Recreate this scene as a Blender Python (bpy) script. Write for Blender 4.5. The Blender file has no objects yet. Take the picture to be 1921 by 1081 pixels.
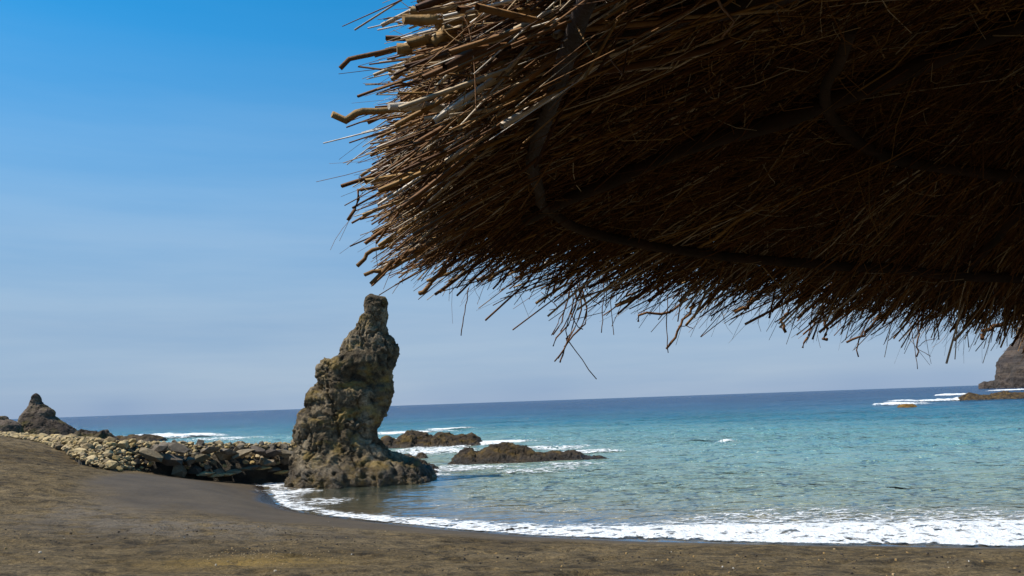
import bpy, math, random
import numpy as np
from mathutils import Matrix, Vector

random.seed(7)
RNG = np.random.default_rng(7)
SC = bpy.context.scene
COL = SC.collection
R = math.radians

# ------------------------------------------------------------------ camera
EYE = np.array([0.0, 0.0, 3.5])
PITCH, ROLL = R(8.11), R(-2.0)
cam = bpy.data.cameras.new('camera')
cam.lens = 28.0
cam.sensor_width = 36.0
cam.clip_start = 0.05
cam.clip_end = 60000.0
cam_o = bpy.data.objects.new('camera', cam)
CM = Matrix.Rotation(math.pi / 2 + PITCH, 3, 'X') @ Matrix.Rotation(ROLL, 3, 'Z')
cam_o.matrix_world = Matrix.Translation(Vector(EYE)) @ CM.to_4x4()
COL.objects.link(cam_o)
SC.camera = cam_o
CMN = np.array(CM)

# ------------------------------------------------------------------ sky, sun, exposure
SUN_EL = R(58.0)
SUN_AZ = math.atan2(-0.95, -0.14)            # azimuth of the sun, from +Y towards +X: left and a little behind
w = bpy.data.worlds.new('World')
SC.world = w
w.use_nodes = True
nt = w.node_tree
nt.nodes.clear()
sky = nt.nodes.new('ShaderNodeTexSky')
sky.sky_type = 'NISHITA'
sky.sun_disc = False
sky.sun_elevation = SUN_EL
sky.sun_rotation = SUN_AZ
sky.air_density = 1.0
sky.dust_density = 0.0
sky.ozone_density = 3.0
tcw = nt.nodes.new('ShaderNodeTexCoord')
mpw = nt.nodes.new('ShaderNodeMapping')
mpw.inputs['Scale'].default_value = (1.6, 1.6, 16.0)
nzw = nt.nodes.new('ShaderNodeTexNoise')
nzw.inputs['Scale'].default_value = 1.3
nzw.inputs['Detail'].default_value = 6.0
nzw.inputs['Roughness'].default_value = 0.55
rpw = nt.nodes.new('ShaderNodeValToRGB')
rpw.color_ramp.elements[0].position = 0.35
rpw.color_ramp.elements[0].color = (0, 0, 0, 1)
rpw.color_ramp.elements[1].position = 0.62
rpw.color_ramp.elements[1].color = (1, 1, 1, 1)
sepw = nt.nodes.new('ShaderNodeSeparateXYZ')
fadew = nt.nodes.new('ShaderNodeValToRGB')      # sea haze, thick over the horizon and thinning upwards
er = fadew.color_ramp
for _ in range(4):
    er.elements.new(0.5)
for e_, (p_, v_) in zip(er.elements, ((0.0, 0.96), (0.10, 0.92), (0.20, 0.75), (0.30, 0.46), (0.42, 0.12), (0.55, 0.0))):
    e_.position = p_
    e_.color = (v_, v_, v_, 1)
hazw = nt.nodes.new('ShaderNodeMixRGB')         # faint streaks of thin cloud in that haze
hazw.inputs['Color1'].default_value = (1.72, 2.46, 3.60, 1)
hazw.inputs['Color2'].default_value = (2.12, 2.78, 3.75, 1)
hsv = nt.nodes.new('ShaderNodeHueSaturation')
hsv.inputs['Hue'].default_value = 0.488
hsv.inputs['Saturation'].default_value = 1.58
hsv.inputs['Value'].default_value = 1.0
mixw = nt.nodes.new('ShaderNodeMixRGB')
bgw = nt.nodes.new('ShaderNodeBackground')
bgw.inputs['Strength'].default_value = 0.112
outw = nt.nodes.new('ShaderNodeOutputWorld')
L = nt.links.new
L(tcw.outputs['Generated'], mpw.inputs['Vector'])
L(mpw.outputs['Vector'], nzw.inputs['Vector'])
L(nzw.outputs['Fac'], rpw.inputs['Fac'])
L(tcw.outputs['Generated'], sepw.inputs['Vector'])
L(sepw.outputs['Z'], fadew.inputs['Fac'])
L(rpw.outputs['Color'], hazw.inputs['Fac'])
bnk = nt.nodes.new('ShaderNodeValToRGB')
be = bnk.color_ramp
be.elements.new(0.5); be.elements.new(0.6)
for e_, (p_, v_) in zip(be.elements, ((0.0, 1.0), (0.012, 1.0), (0.030, 0.25), (0.05, 0.0))):
    e_.position = p_
    e_.color = (v_, v_, v_, 1)
nz2 = nt.nodes.new('ShaderNodeTexNoise')
nz2.inputs['Scale'].default_value = 2.4
nz2.inputs['Detail'].default_value = 3.0
rp2 = nt.nodes.new('ShaderNodeValToRGB')
rp2.color_ramp.elements[0].position = 0.45
rp2.color_ramp.elements[1].position = 0.60
mul2 = nt.nodes.new('ShaderNodeMath'); mul2.operation = 'MULTIPLY'
bankw = nt.nodes.new('ShaderNodeMixRGB')
bankw.inputs['Color2'].default_value = (1.38, 2.12, 3.38, 1)
L(tcw.outputs['Generated'], nz2.inputs['Vector'])
L(nz2.outputs['Fac'], rp2.inputs['Fac'])
L(sepw.outputs['Z'], bnk.inputs['Fac'])
L(bnk.outputs['Color'], mul2.inputs[0])
L(rp2.outputs['Color'], mul2.inputs[1])
L(mul2.outputs['Value'], bankw.inputs['Fac'])
L(hazw.outputs['Color'], bankw.inputs['Color1'])
L(bankw.outputs['Color'], mixw.inputs['Color2'])
L(sky.outputs['Color'], hsv.inputs['Color'])
L(hsv.outputs['Color'], mixw.inputs['Color1'])
L(fadew.outputs['Color'], mixw.inputs['Fac'])
L(mixw.outputs['Color'], bgw.inputs['Color'])
L(bgw.outputs['Background'], outw.inputs['Surface'])

sl = bpy.data.lights.new('sun', 'SUN')
sl.energy = 4.6
sl.angle = R(0.53)
sl.color = (1.0, 0.93, 0.82)
so = bpy.data.objects.new('sun', sl)
sd = Vector((math.sin(SUN_AZ) * math.cos(SUN_EL), math.cos(SUN_AZ) * math.cos(SUN_EL), math.sin(SUN_EL)))
so.rotation_euler = sd.to_track_quat('Z', 'Y').to_euler()
so.location = (0, 0, 60)
COL.objects.link(so)

SC.view_settings.view_transform = 'Standard'
SC.view_settings.look = 'None'
SC.view_settings.exposure = 0.6
SC.view_settings.gamma = 1.0
SC.view_settings.use_curve_mapping = False
SC.render.engine = 'CYCLES'
SC.cycles.max_bounces = 8
SC.cycles.transparent_max_bounces = 16
SC.cycles.use_denoising = True
SC.cycles.sample_clamp_indirect = 3.0
SC.cycles.sample_clamp_direct = 6.0

# ------------------------------------------------------------------ helpers
FPX = 1494.0


def ray(px, py):
    return CMN @ np.array([(px - 960.5) / FPX, (540.5 - py) / FPX, -1.0])


def at_z(px, py, z):
    d = ray(px, py)
    return EYE + d * (z - EYE[2]) / d[2]


def at_y(px, py, y):
    d = ray(px, py)
    return EYE + d * y / d[1]


def hash3(ix, iy, iz, seed=0):
    with np.errstate(over='ignore'):
        h = (ix.astype(np.int64).astype(np.uint32) * np.uint32(374761393)
             + iy.astype(np.int64).astype(np.uint32) * np.uint32(668265263)
             + iz.astype(np.int64).astype(np.uint32) * np.uint32(2246822519)
             + np.uint32((seed * 3266489917) & 0xffffffff))
        h = (h ^ (h >> np.uint32(13))) * np.uint32(1274126177)
        h = (h ^ (h >> np.uint32(16))) * np.uint32(2654435761)
        h = h ^ (h >> np.uint32(15))
    return h.astype(np.float64) / 4294967295.0


def vnoise(P, seed=0):
    P = np.asarray(P, float)
    f = np.floor(P)
    t = P - f
    u = t * t * t * (t * (t * 6 - 15) + 10)
    ix, iy, iz = f[..., 0], f[..., 1], f[..., 2]
    def c(a, b, d): return hash3(ix + a, iy + b, iz + d, seed)
    x, y, z = u[..., 0], u[..., 1], u[..., 2]
    a = (c(0, 0, 0) * (1 - x) + c(1, 0, 0) * x) * (1 - y) + (c(0, 1, 0) * (1 - x) + c(1, 1, 0) * x) * y
    b = (c(0, 0, 1) * (1 - x) + c(1, 0, 1) * x) * (1 - y) + (c(0, 1, 1) * (1 - x) + c(1, 1, 1) * x) * y
    return (a * (1 - z) + b * z) * 2 - 1


def fbm(P, octaves=5, gain=0.5, seed=0, ridged=False):
    P = np.asarray(P, float)
    s, a, tot = 0.0, 1.0, 0.0
    for o in range(octaves):
        n = vnoise(P * (2.03 ** o) + o * 17.3, seed + o)
        if ridged:
            n = 1 - 2 * np.abs(n)
        s = s + a * n
        tot += a
        a *= gain
    return s / tot


def worley(P, seed=0):
    P = np.asarray(P, float)
    f = np.floor(P)
    d1 = np.full(P.shape[:-1], 9.0)
    d2 = np.full(P.shape[:-1], 9.0)
    for a in (-1, 0, 1):
        for b in (-1, 0, 1):
            for c in (-1, 0, 1):
                q = f + np.array([a, b, c])
                j = np.stack([hash3(q[..., 0], q[..., 1], q[..., 2], seed + k) for k in (11, 23, 37)], -1)
                d = np.linalg.norm(q + j - P, axis=-1)
                d2 = np.minimum(np.maximum(d1, d), d2)
                d1 = np.minimum(d1, d)
    return d1, d2


def sstep(a, b, x):
    t = np.clip((np.asarray(x, float) - a) / (b - a), 0, 1)
    return t * t * (3 - 2 * t)


def make_mesh(name, V, F, smooth=True, attrs=None):
    V = np.ascontiguousarray(np.asarray(V, np.float32).reshape(-1, 3))
    F = np.ascontiguousarray(np.asarray(F, np.int32))
    me = bpy.data.meshes.new(name)
    me.vertices.add(len(V))
    me.vertices.foreach_set('co', V.ravel())
    n = F.shape[1]
    me.loops.add(F.size)
    me.loops.foreach_set('vertex_index', F.ravel())
    me.polygons.add(len(F))
    me.polygons.foreach_set('loop_start', np.arange(0, F.size, n, dtype=np.int32))
    me.polygons.foreach_set('use_smooth', np.full(len(F), smooth, bool))
    for k, a in (attrs or {}).items():
        at = me.attributes.new(k, 'FLOAT', 'POINT')
        at.data.foreach_set('value', np.ascontiguousarray(np.asarray(a, np.float32).ravel()))
    me.update(calc_edges=True)
    me.validate()
    return me


def link(name, me, mat=None, parent=None, label=None, cat=None, group=None, kind=None):
    o = bpy.data.objects.new(name, me)
    COL.objects.link(o)
    if mat is not None and me is not None and len(me.materials) == 0:
        me.materials.append(mat)
    if parent is not None:
        o.parent = parent
    if label: o['label'] = label
    if cat: o['category'] = cat
    if group: o['group'] = group
    if kind: o['kind'] = kind
    return o


def grid_faces(nu, nv, wrap=False):
    i = np.arange(nu - 1)[:, None]
    m = nv if wrap else nv - 1
    j = np.arange(m)[None, :]
    j2 = (j + 1) % nv
    return np.stack([i * nv + j, (i + 1) * nv + j, (i + 1) * nv + j2, i * nv + j2], -1).reshape(-1, 4)


def interp(x, tab):
    t = np.array(tab, float)
    return np.interp(x, t[:, 0], t[:, 1])

# ------------------------------------------------------------------ materials


class NT:
    def __init__(self, name):
        self.m = bpy.data.materials.new(name)
        self.m.use_nodes = True
        self.t = self.m.node_tree
        self.b = self.t.nodes['Principled BSDF']
        self.o = self.t.nodes['Material Output']
        self.g = self.t.nodes.new('ShaderNodeNewGeometry').outputs['Position']

    def n(self, kind, **kw):
        nd = self.t.nodes.new(kind)
        for k, v in kw.items():
            setattr(nd, k, v)
        return nd

    def l(self, a, b):
        self.t.links.new(a, b)

    def put(self, sock, v):
        if isinstance(v, bpy.types.NodeSocket):
            self.l(v, sock)
        else:
            sock.default_value = v

    def mapped(self, scale, vec=None):
        m = self.n('ShaderNodeMapping')
        self.l(vec or self.g, m.inputs['Vector'])
        m.inputs['Scale'].default_value = scale
        return m.outputs['Vector']

    def noise(self, scale, detail=4.0, rough=0.55, vec=None, dist=0.0):
        x = self.n('ShaderNodeTexNoise')
        self.l(vec or self.g, x.inputs['Vector'])
        x.inputs['Scale'].default_value = scale
        x.inputs['Detail'].default_value = detail
        x.inputs['Roughness'].default_value = rough
        x.inputs['Distortion'].default_value = dist
        return x.outputs['Fac']

    def voro(self, scale, feature='F1', vec=None, out='Distance'):
        x = self.n('ShaderNodeTexVoronoi', feature=feature)
        self.l(vec or self.g, x.inputs['Vector'])
        x.inputs['Scale'].default_value = scale
        return x.outputs[out]

    def ramp(self, fac, stops, interp='LINEAR'):
        x = self.n('ShaderNodeValToRGB')
        r = x.color_ramp
        r.interpolation = interp
        while len(r.elements) < len(stops):
            r.elements.new(0.5)
        for e, (p, c) in zip(r.elements, stops):
            e.position = p
            e.color = (c, c, c, 1) if isinstance(c, (int, float)) else (*c, 1)
        self.l(fac, x.inputs['Fac'])
        return x.outputs['Color']

    def mix(self, fac, a, b, mode='MIX'):
        x = self.n('ShaderNodeMixRGB', blend_type=mode)
        self.put(x.inputs['Fac'], fac)
        for s, v in ((x.inputs['Color1'], a), (x.inputs['Color2'], b)):
            if isinstance(v, tuple):
                s.default_value = (*v, 1)
            else:
                self.put(s, v)
        return x.outputs['Color']

    def math(self, op, a, b=None, clamp=False):
        x = self.n('ShaderNodeMath', operation=op)
        x.use_clamp = clamp
        self.put(x.inputs[0], a)
        if b is not None:
            self.put(x.inputs[1], b)
        return x.outputs['Value']

    def rng(self, v, a, b, c=0.0, d=1.0):
        x = self.n('ShaderNodeMapRange')
        self.l(v, x.inputs['Value'])
        for k, q in zip(('From Min', 'From Max', 'To Min', 'To Max'), (a, b, c, d)):
            x.inputs[k].default_value = q
        return x.outputs['Result']

    def attr(self, name):
        x = self.n('ShaderNodeAttribute')
        x.attribute_name = name
        return x.outputs['Fac']

    def bump(self, h, strength=0.5, dist=0.02, prev=None):
        x = self.n('ShaderNodeBump')
        self.put(x.inputs['Height'], h)
        self.put(x.inputs['Strength'], strength)
        x.inputs['Distance'].default_value = dist
        if prev is not None:
            self.l(prev, x.inputs['Normal'])
        return x.outputs['Normal']

    def rough(self, v):
        self.put(self.b.inputs['Roughness'], v)

    def color(self, c):
        if isinstance(c, tuple):
            self.b.inputs['Base Color'].default_value = (*c, 1)
        else:
            self.l(c, self.b.inputs['Base Color'])

    def normal(self, n):
        self.l(n, self.b.inputs['Normal'])


def rock_material(name, dark, mid, pale, moss, scale=1.0, moss_amt=0.5, wet=None, strata=0.0):
    k = NT(name)
    vec = k.mapped((1, 1, 1 + strata * 5))
    a = k.noise(0.55 / scale, 6, 0.62, vec, 0.4)
    c = k.ramp(a, [(0.30, dark), (0.47, mid), (0.60, pale), (0.75, mid)])
    b = k.noise(1.9 / scale, 7, 0.7, vec, 0.5)
    c = k.mix(k.ramp(b, [(0.42, 0.0), (0.60, 0.9)]), c, dark)
    m = k.noise(0.9 / scale, 5, 0.6, k.mapped((1, 1, 1.6)), 0.3)
    mm = k.ramp(m, [(0.5, 0.0), (0.64, moss_amt)])
    c = k.mix(mm, c, moss)
    f = k.noise(9 / scale, 5, 0.75)
    c = k.mix(0.8, c, k.ramp(f, [(0.30, 0.30), (0.70, 1.25)]), 'MULTIPLY')
    if wet is not None:                      # tide mark: dark wet rock close to the water
        z = k.n('ShaderNodeSeparateXYZ')
        k.l(k.g, z.inputs['Vector'])
        h = k.math('ADD', z.outputs['Z'], k.math('MULTIPLY', k.noise(1.2, 3), -0.5))
        wf = k.rng(h, wet - 0.35, wet - 0.05, 1.0, 0.0)
        c = k.mix(wf, c, k.mix(0.75, c, (0.35, 0.32, 0.30), 'MULTIPLY'))
        k.rough(k.rng(wf, 0, 1, 0.9, 0.35))
    else:
        k.rough(0.92)
    k.color(c)
    n = k.bump(k.noise(4.5 / scale, 9, 0.75), 1.0, 0.20 * scale)
    n = k.bump(k.noise(16 / scale, 5, 0.7, k.mapped((1, 1, 2.2))), 0.8, 0.06 * scale, n)
    k.normal(n)
    k.b.inputs['Specular IOR Level'].default_value = 0.3
    return k.m


M_STACK = rock_material('stack_rock', (0.036, 0.026, 0.015), (0.200, 0.146, 0.080), (0.36, 0.285, 0.185),
                        (0.33, 0.220, 0.056), 1.0, 0.70, 0.75)
M_REEF = rock_material('reef_rock', (0.022, 0.014, 0.008), (0.062, 0.042, 0.022), (0.10, 0.068, 0.034),
                       (0.150, 0.090, 0.018), 0.8, 0.8, 0.28)
M_FAR = rock_material('far_rock', (0.046, 0.031, 0.022), (0.150, 0.108, 0.078), (0.25, 0.19, 0.145),
                      (0.19, 0.15, 0.036), 2.6, 0.6)
M_GOLD = rock_material('golden_rock', (0.10, 0.055, 0.012), (0.22, 0.12, 0.025), (0.28, 0.16, 0.04),
                       (0.25, 0.13, 0.02), 1.0, 0.6)

# headland: banded lava flows
k = NT('headland_rock')
vec = k.mapped((0.010, 0.010, 0.16))
a = k.noise(1.0, 7, 0.62, vec, 0.25)
c = k.ramp(a, [(0.30, (0.018, 0.013, 0.012)), (0.44, (0.045, 0.034, 0.030)), (0.52, (0.085, 0.062, 0.046)),
               (0.58, (0.026, 0.020, 0.019)), (0.70, (0.095, 0.070, 0.050))])
c = k.mix(k.ramp(k.noise(0.045, 6, 0.65), [(0.45, 0.0), (0.62, 0.8)]), c, (0.030, 0.026, 0.024))
k.color(c)
k.rough(0.95)
k.normal(k.bump(k.noise(0.12, 8, 0.7), 0.9, 5.0))
M_HEAD = k.m


def stone_material(name, stops, rgh=0.85):
    k = NT(name)
    oi = k.n('ShaderNodeObjectInfo')
    t = k.attr('tone')
    r = k.math('FRACT', k.math('ADD', oi.outputs['Random'], t))
    c = k.ramp(r, stops)
    c = k.mix(0.8, c, k.ramp(k.noise(7, 5, 0.65), [(0.3, 0.45), (0.7, 1.1)]), 'MULTIPLY')
    k.color(c)
    k.rough(rgh)
    k.normal(k.bump(k.noise(11, 6, 0.65), 0.7, 0.05))
    k.b.inputs['Specular IOR Level'].default_value = 0.3
    return k.m


M_COBBLE = stone_material('pale_cobble', [(0.0, (0.30, 0.22, 0.10)), (0.2, (0.48, 0.36, 0.18)), (0.4, (0.22, 0.155, 0.075)),
                                          (0.55, (0.52, 0.40, 0.22)), (0.7, (0.38, 0.265, 0.10)), (0.85, (0.14, 0.10, 0.055)), (1.0, (0.42, 0.32, 0.18))])
M_BLOCK = stone_material('dark_block', [(0.0, (0.10, 0.078, 0.056)), (0.25, (0.20, 0.155, 0.105)), (0.45, (0.075, 0.058, 0.045)),
                                        (0.65, (0.26, 0.20, 0.125)), (0.8, (0.14, 0.11, 0.06)), (1.0, (0.17, 0.135, 0.10))])
k = NT('bank_core')
c = k.ramp(k.noise(1.3, 6, 0.65), [(0.35, (0.02, 0.016, 0.012)), (0.6, (0.07, 0.055, 0.035))])
k.color(c)
k.rough(1.0)
k.normal(k.bump(k.noise(3.0, 7, 0.7), 1.0, 0.3))
M_CORE = k.m

# black-brown volcanic sand
k = NT('volcanic_sand')
shore = k.attr('shore')
wet = k.attr('wet')
big = k.noise(0.22, 5, 0.6, k.mapped((1, 1.4, 1)), 0.6)
dry = k.ramp(big, [(0.30, (0.067, 0.045, 0.019)), (0.50, (0.108, 0.075, 0.034)), (0.68, (0.142, 0.102, 0.052))])
mott = k.noise(3.4, 7, 0.72, k.mapped((0.6, 0.9, 1)), 0.1)
dry = k.mix(0.9, dry, k.ramp(mott, [(0.38, 0.28), (0.49, 0.90), (0.62, 1.38)]), 'MULTIPLY')  # random mottle; its dark specks also paint the shade in footprints
grain = k.noise(17, 5, 0.8)
dry = k.mix(0.85, dry, k.ramp(grain, [(0.36, 0.35), (0.5, 1.0), (0.64, 1.5)]), 'MULTIPLY')
straw = k.attr('straw')
dry = k.mix(k.math('MULTIPLY', straw, k.ramp(k.noise(9, 4, 0.7), [(0.34, 0.25), (0.55, 1.0)])), dry, (0.22, 0.140, 0.036))
greyp = k.attr('grey')
dry = k.mix(k.math('MULTIPLY', greyp, k.ramp(k.noise(1.6, 5, 0.65), [(0.36, 0.0), (0.56, 0.85)])), dry, (0.135, 0.112, 0.088))
damp = k.ramp(k.noise(0.8, 4, 0.55), [(0.3, (0.050, 0.036, 0.021)), (0.7, (0.074, 0.054, 0.032))])
damp = k.mix(0.5, damp, k.ramp(k.noise(13, 6, 0.75), [(0.36, 0.5), (0.64, 1.35)]), 'MULTIPLY')
c = k.mix(wet, dry, damp)
soak = k.attr('soak')
c = k.mix(soak, c, (0.030, 0.023, 0.018))
k.color(c)
k.rough(k.math('SUBTRACT', k.rng(wet, 0, 1, 0.95, 0.72), k.math('MULTIPLY', soak, 0.58)))
rl = k.rng(wet, 0, 1, 1.0, 0.20)
n = k.bump(k.noise(3.4, 7, 0.68, k.mapped((0.8, 1.0, 1)), 0.1), k.math('MULTIPLY', rl, 1.0), 0.26)
n = k.bump(k.noise(22, 3, 0.7), k.math('MULTIPLY', rl, 0.5), 0.02, n)
k.normal(n)
k.l(k.rng(soak, 0, 1, 0.2, 0.5), k.b.inputs['Specular IOR Level'])
M_SAND = k.m

# sea water: colour of the water body follows the depth and the stirred-up sand
k = NT('sea_water')
off = k.attr('offshore')                     # log10 of metres from the shore
warp = k.math('ADD', off, k.math('MULTIPLY', k.math('SUBTRACT', k.noise(0.035, 4, 0.6, k.mapped((0.6, 1.6, 1))), 0.5), 0.42))
body = k.ramp(k.rng(warp, 0.0, 3.2), [
    (0.00, (0.250, 0.195, 0.115)), (0.20, (0.265, 0.235, 0.135)), (0.33, (0.245, 0.305, 0.200)),
    (0.43, (0.220, 0.335, 0.262)), (0.52, (0.145, 0.310, 0.272)), (0.60, (0.016, 0.150, 0.180)),
    (0.70, (0.004, 0.064, 0.132)), (0.80, (0.004, 0.029, 0.092)), (0.92, (0.005, 0.017, 0.070))])
body = k.mix(k.math('MULTIPLY', k.attr('stack_reflection'), k.ramp(k.noise(0.5, 4, 0.6), [(0.3, 0.55), (0.6, 1.0)])), body, (0.018, 0.045, 0.040))  # stack's dark reflection painted into the water colour
calm = k.attr('calm')
w0 = k.noise(0.045, 3, 0.55, k.mapped((0.5, 1.0, 1)))
calm_b = k.math('MULTIPLY', calm, k.rng(w0, 0.35, 0.65, 0.55, 1.25))
w1 = k.noise(0.55, 3, 0.55, k.mapped((0.42, 1.0, 1)), 0.4)
w2 = k.noise(2.2, 4, 0.6, k.mapped((0.5, 1.0, 1)), 0.3)
w3 = k.noise(0.10, 3, 0.55, k.mapped((0.4, 1.0, 1)), 0.3)
n = k.bump(w3, calm, 4.0)
n = k.bump(w1, calm_b, 1.9, n)
w4 = k.noise(1.05, 3, 0.6, k.mapped((0.62, 0.85, 1)), 0.3)
n = k.bump(w4, calm_b, 1.25, n)
n = k.bump(w2, calm_b, 0.24, n)
df = k.n('ShaderNodeBsdfDiffuse')
k.l(body, df.inputs['Color'])
gl = k.n('ShaderNodeBsdfGlossy')
gl.inputs['Roughness'].default_value = 0.12
fr = k.n('ShaderNodeFresnel')
fr.inputs['IOR'].default_value = 1.33
for nd in (df, gl, fr):
    k.l(n, nd.inputs['Normal'])
# a ruffled surface shows its steep faces: it mirrors less than a calm one at the same distance
cap = k.rng(calm, 0.1, 1.0, 0.85, 0.60)
fac = k.math('MULTIPLY', fr.outputs['Fac'], cap)
ms = k.n('ShaderNodeMixShader')
k.l(fac, ms.inputs['Fac'])
k.l(df.outputs['BSDF'], ms.inputs[1])
k.l(gl.outputs['BSDF'], ms.inputs[2])
k.l(ms.outputs['Shader'], k.o.inputs['Surface'])
M_SEA = k.m

# foam: white where the density attribute beats a lacy noise, clear between
k = NT('foam')
den = k.attr('foaminess')
fn = k.noise(2.1, 8, 0.70, k.mapped((0.55, 1.25, 1)), 0.9)
wv = k.n('ShaderNodeVectorMath', operation='ADD')
wn = k.n('ShaderNodeTexNoise')
wn.inputs['Scale'].default_value = 1.6
wn.inputs['Detail'].default_value = 4.0
k.l(k.g, wn.inputs['Vector'])
k.l(k.mapped((0.60, 0.95, 1)), wv.inputs[0])
k.l(wn.outputs['Color'], wv.inputs[1])
fv = k.voro(2.4, 'DISTANCE_TO_EDGE', wv.outputs['Vector'])
fv2 = k.voro(6.5, 'DISTANCE_TO_EDGE', wv.outputs['Vector'])
s = k.math('ADD', den, k.math('MULTIPLY', k.math('SUBTRACT', fn, 0.5), 1.5))
s = k.math('ADD', s, k.math('MULTIPLY', k.math('SUBTRACT', 0.10, fv), 1.5))
s = k.math('ADD', s, k.math('MULTIPLY', k.math('SUBTRACT', 0.12, fv2), 0.8))
alpha = k.math('MULTIPLY', k.rng(s, 0.36, 0.62), k.rng(den, 0.02, 0.16))
k.color(k.ramp(k.noise(7, 6, 0.7), [(0.35, (0.60, 0.62, 0.63)), (0.60, (0.76, 0.765, 0.76))]))
k.rough(0.8)
k.normal(k.bump(k.noise(3.2, 7, 0.66), 1.0, 0.22))
tr = k.n('ShaderNodeBsdfTransparent')
mx = k.n('ShaderNodeMixShader')
k.l(alpha, mx.inputs['Fac'])
k.l(tr.outputs['BSDF'], mx.inputs[1])
k.l(k.b.outputs['BSDF'], mx.inputs[2])
k.l(mx.outputs['Shader'], k.o.inputs['Surface'])
M_FOAM = k.m

# brushwood
k = NT('brushwood')
oi = k.n('ShaderNodeObjectInfo')
t = k.math('FRACT', k.math('ADD', k.attr('tone'), k.math('MULTIPLY', oi.outputs['Random'], 0.0)))
c = k.ramp(k.attr('tone'), [(0.0, (0.05, 0.018, 0.005)), (0.35, (0.18, 0.080, 0.021)), (0.65, (0.31, 0.185, 0.060)),
                            (0.85, (0.42, 0.33, 0.22)), (1.0, (0.66, 0.60, 0.52))])
c = k.mix(0.7, c, k.ramp(k.noise(55, 4, 0.7), [(0.3, 0.5), (0.7, 1.15)]), 'MULTIPLY')
k.color(c)
k.rough(0.8)
k.normal(k.bump(k.noise(160, 3, 0.6), 0.5, 0.002))
k.b.inputs['Specular IOR Level'].default_value = 0.35
M_TWIG = k.m
k = NT('bark_pole')
c = k.ramp(k.noise(14, 5, 0.65, k.mapped((1, 1, 1))), [(0.35, (0.007, 0.003, 0.0015)), (0.65, (0.032, 0.013, 0.006))])
k.color(c)
k.rough(0.85)
k.normal(k.bump(k.noise(40, 5, 0.7), 0.8, 0.01))
M_POLE = k.m
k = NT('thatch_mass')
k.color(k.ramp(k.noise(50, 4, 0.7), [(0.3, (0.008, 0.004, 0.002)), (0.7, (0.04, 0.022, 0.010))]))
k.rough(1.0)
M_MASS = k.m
k = NT('beach_litter')
k.color(k.ramp(k.attr('tone'), [(0.0, (0.50, 0.46, 0.40)), (0.4, (0.36, 0.28, 0.17)), (0.75, (0.28, 0.16, 0.04)), (0.85, (0.03, 0.02, 0.012)), (1.0, (0.05, 0.035, 0.02))]))
k.rough(0.8)
M_LITTER = k.m

# ------------------------------------------------------------------ shoreline and terrain
SHORE_PX = [(495, 908), (503, 922), (520, 945), (560, 960), (620, 969), (700, 978), (830, 992), (1000, 1006), (1200, 1015), (1500, 1022), (1921, 1028)]
shore_pts = [(-400.0, 90.0), (-120.0, 66.0), (-60.0, 57.0), (-34.0, 52.0), (-22.0, 47.5), (-14.0, 44.5), (-12.2, 42.0)]
shore_pts += [tuple(at_z(px, py, 0.0)[:2]) for px, py in SHORE_PX]
shore_pts += [(18.0, 16.6), (32.0, 15.5), (70.0, 14.0), (400.0, 8.0)]
SHORE = np.array(shore_pts)
SEA_POLY = np.vstack([SHORE, [[50000.0, 8.0], [50000.0, 90000.0], [-50000.0, 90000.0], [-50000.0, 90.0]]])


def poly_dist(P, poly):
    d = np.full(len(P), 1e9)
    for a, b in zip(poly[:-1], poly[1:]):
        ab = b - a
        t = np.clip(((P - a) @ ab) / (ab @ ab), 0, 1)
        q = P - a - t[:, None] * ab
        d = np.minimum(d, np.sqrt((q * q).sum(1)))
    return d


def inside(P, poly):
    c = np.zeros(len(P), bool)
    n = len(poly)
    for i in range(n):
        a, b = poly[i], poly[(i + 1) % n]
        m = (a[1] > P[:, 1]) != (b[1] > P[:, 1])
        if a[1] != b[1]:
            xc = (b[0] - a[0]) * (P[:, 1] - a[1]) / (b[1] - a[1]) + a[0]
            c ^= m & (P[:, 0] < xc)
    return c


def shore_d(P):
    """metres inland from the water's edge (negative at sea)"""
    d = poly_dist(P, SHORE)
    return np.where(inside(P, SEA_POLY), -d, d)


FOOT_FIX = None


def beach_z(P, d=None, detail=True):
    if d is None:
        d = shore_d(P)
    z = np.where(d > 0, 2.75 * (1 - np.exp(-np.clip(d, 0, None) / 19.0)), np.clip(0.13 * d, -5, 0))
    z = z + 0.75 * np.exp(-(((P[:, 0] + 34) / 14) ** 2 + ((P[:, 1] - 46) / 14) ** 2)) * sstep(0, 6, d)
    z = z - 0.35 * np.exp(-(((P[:, 0] + 16) / 5.5) ** 2 + ((P[:, 1] - 39) / 5) ** 2)) * sstep(0, 3, d)
    if FOOT_FIX is not None:
        num, wsum = np.zeros(len(P)), np.full(len(P), 0.35)
        for fx, fy, rz_ in FOOT_FIX:
            w_ = np.exp(-((P[:, 0] - fx) ** 2 + (P[:, 1] - fy) ** 2) / (2 * 4.5 ** 2))
            num += w_ * rz_
            wsum += w_
        z = z + num / wsum * sstep(0, 3, d)
    if detail:
        dry = sstep(0.0, 1.0, (d - wet_width(P)) / 1.2)
        p3 = np.column_stack([P, np.zeros(len(P))])
        z = z + dry * (0.10 * fbm(p3 * np.array([0.9, 1.2, 1]), 5, 0.64, 5) + 0.10 * fbm(p3 * 0.16, 3, 0.5, 9))
        w1_, _ = worley(p3 * np.array([1.5, 1.8, 1]) + 0.25 * fbm(p3 * 1.1, 2, 0.5, 8)[:, None], 19)
        z = z - dry * 0.075 * (1 - sstep(0.08, 0.42, w1_))
        z = z + 0.01 * fbm(p3 * 0.35, 3, 0.5, 4)
    return z


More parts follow.
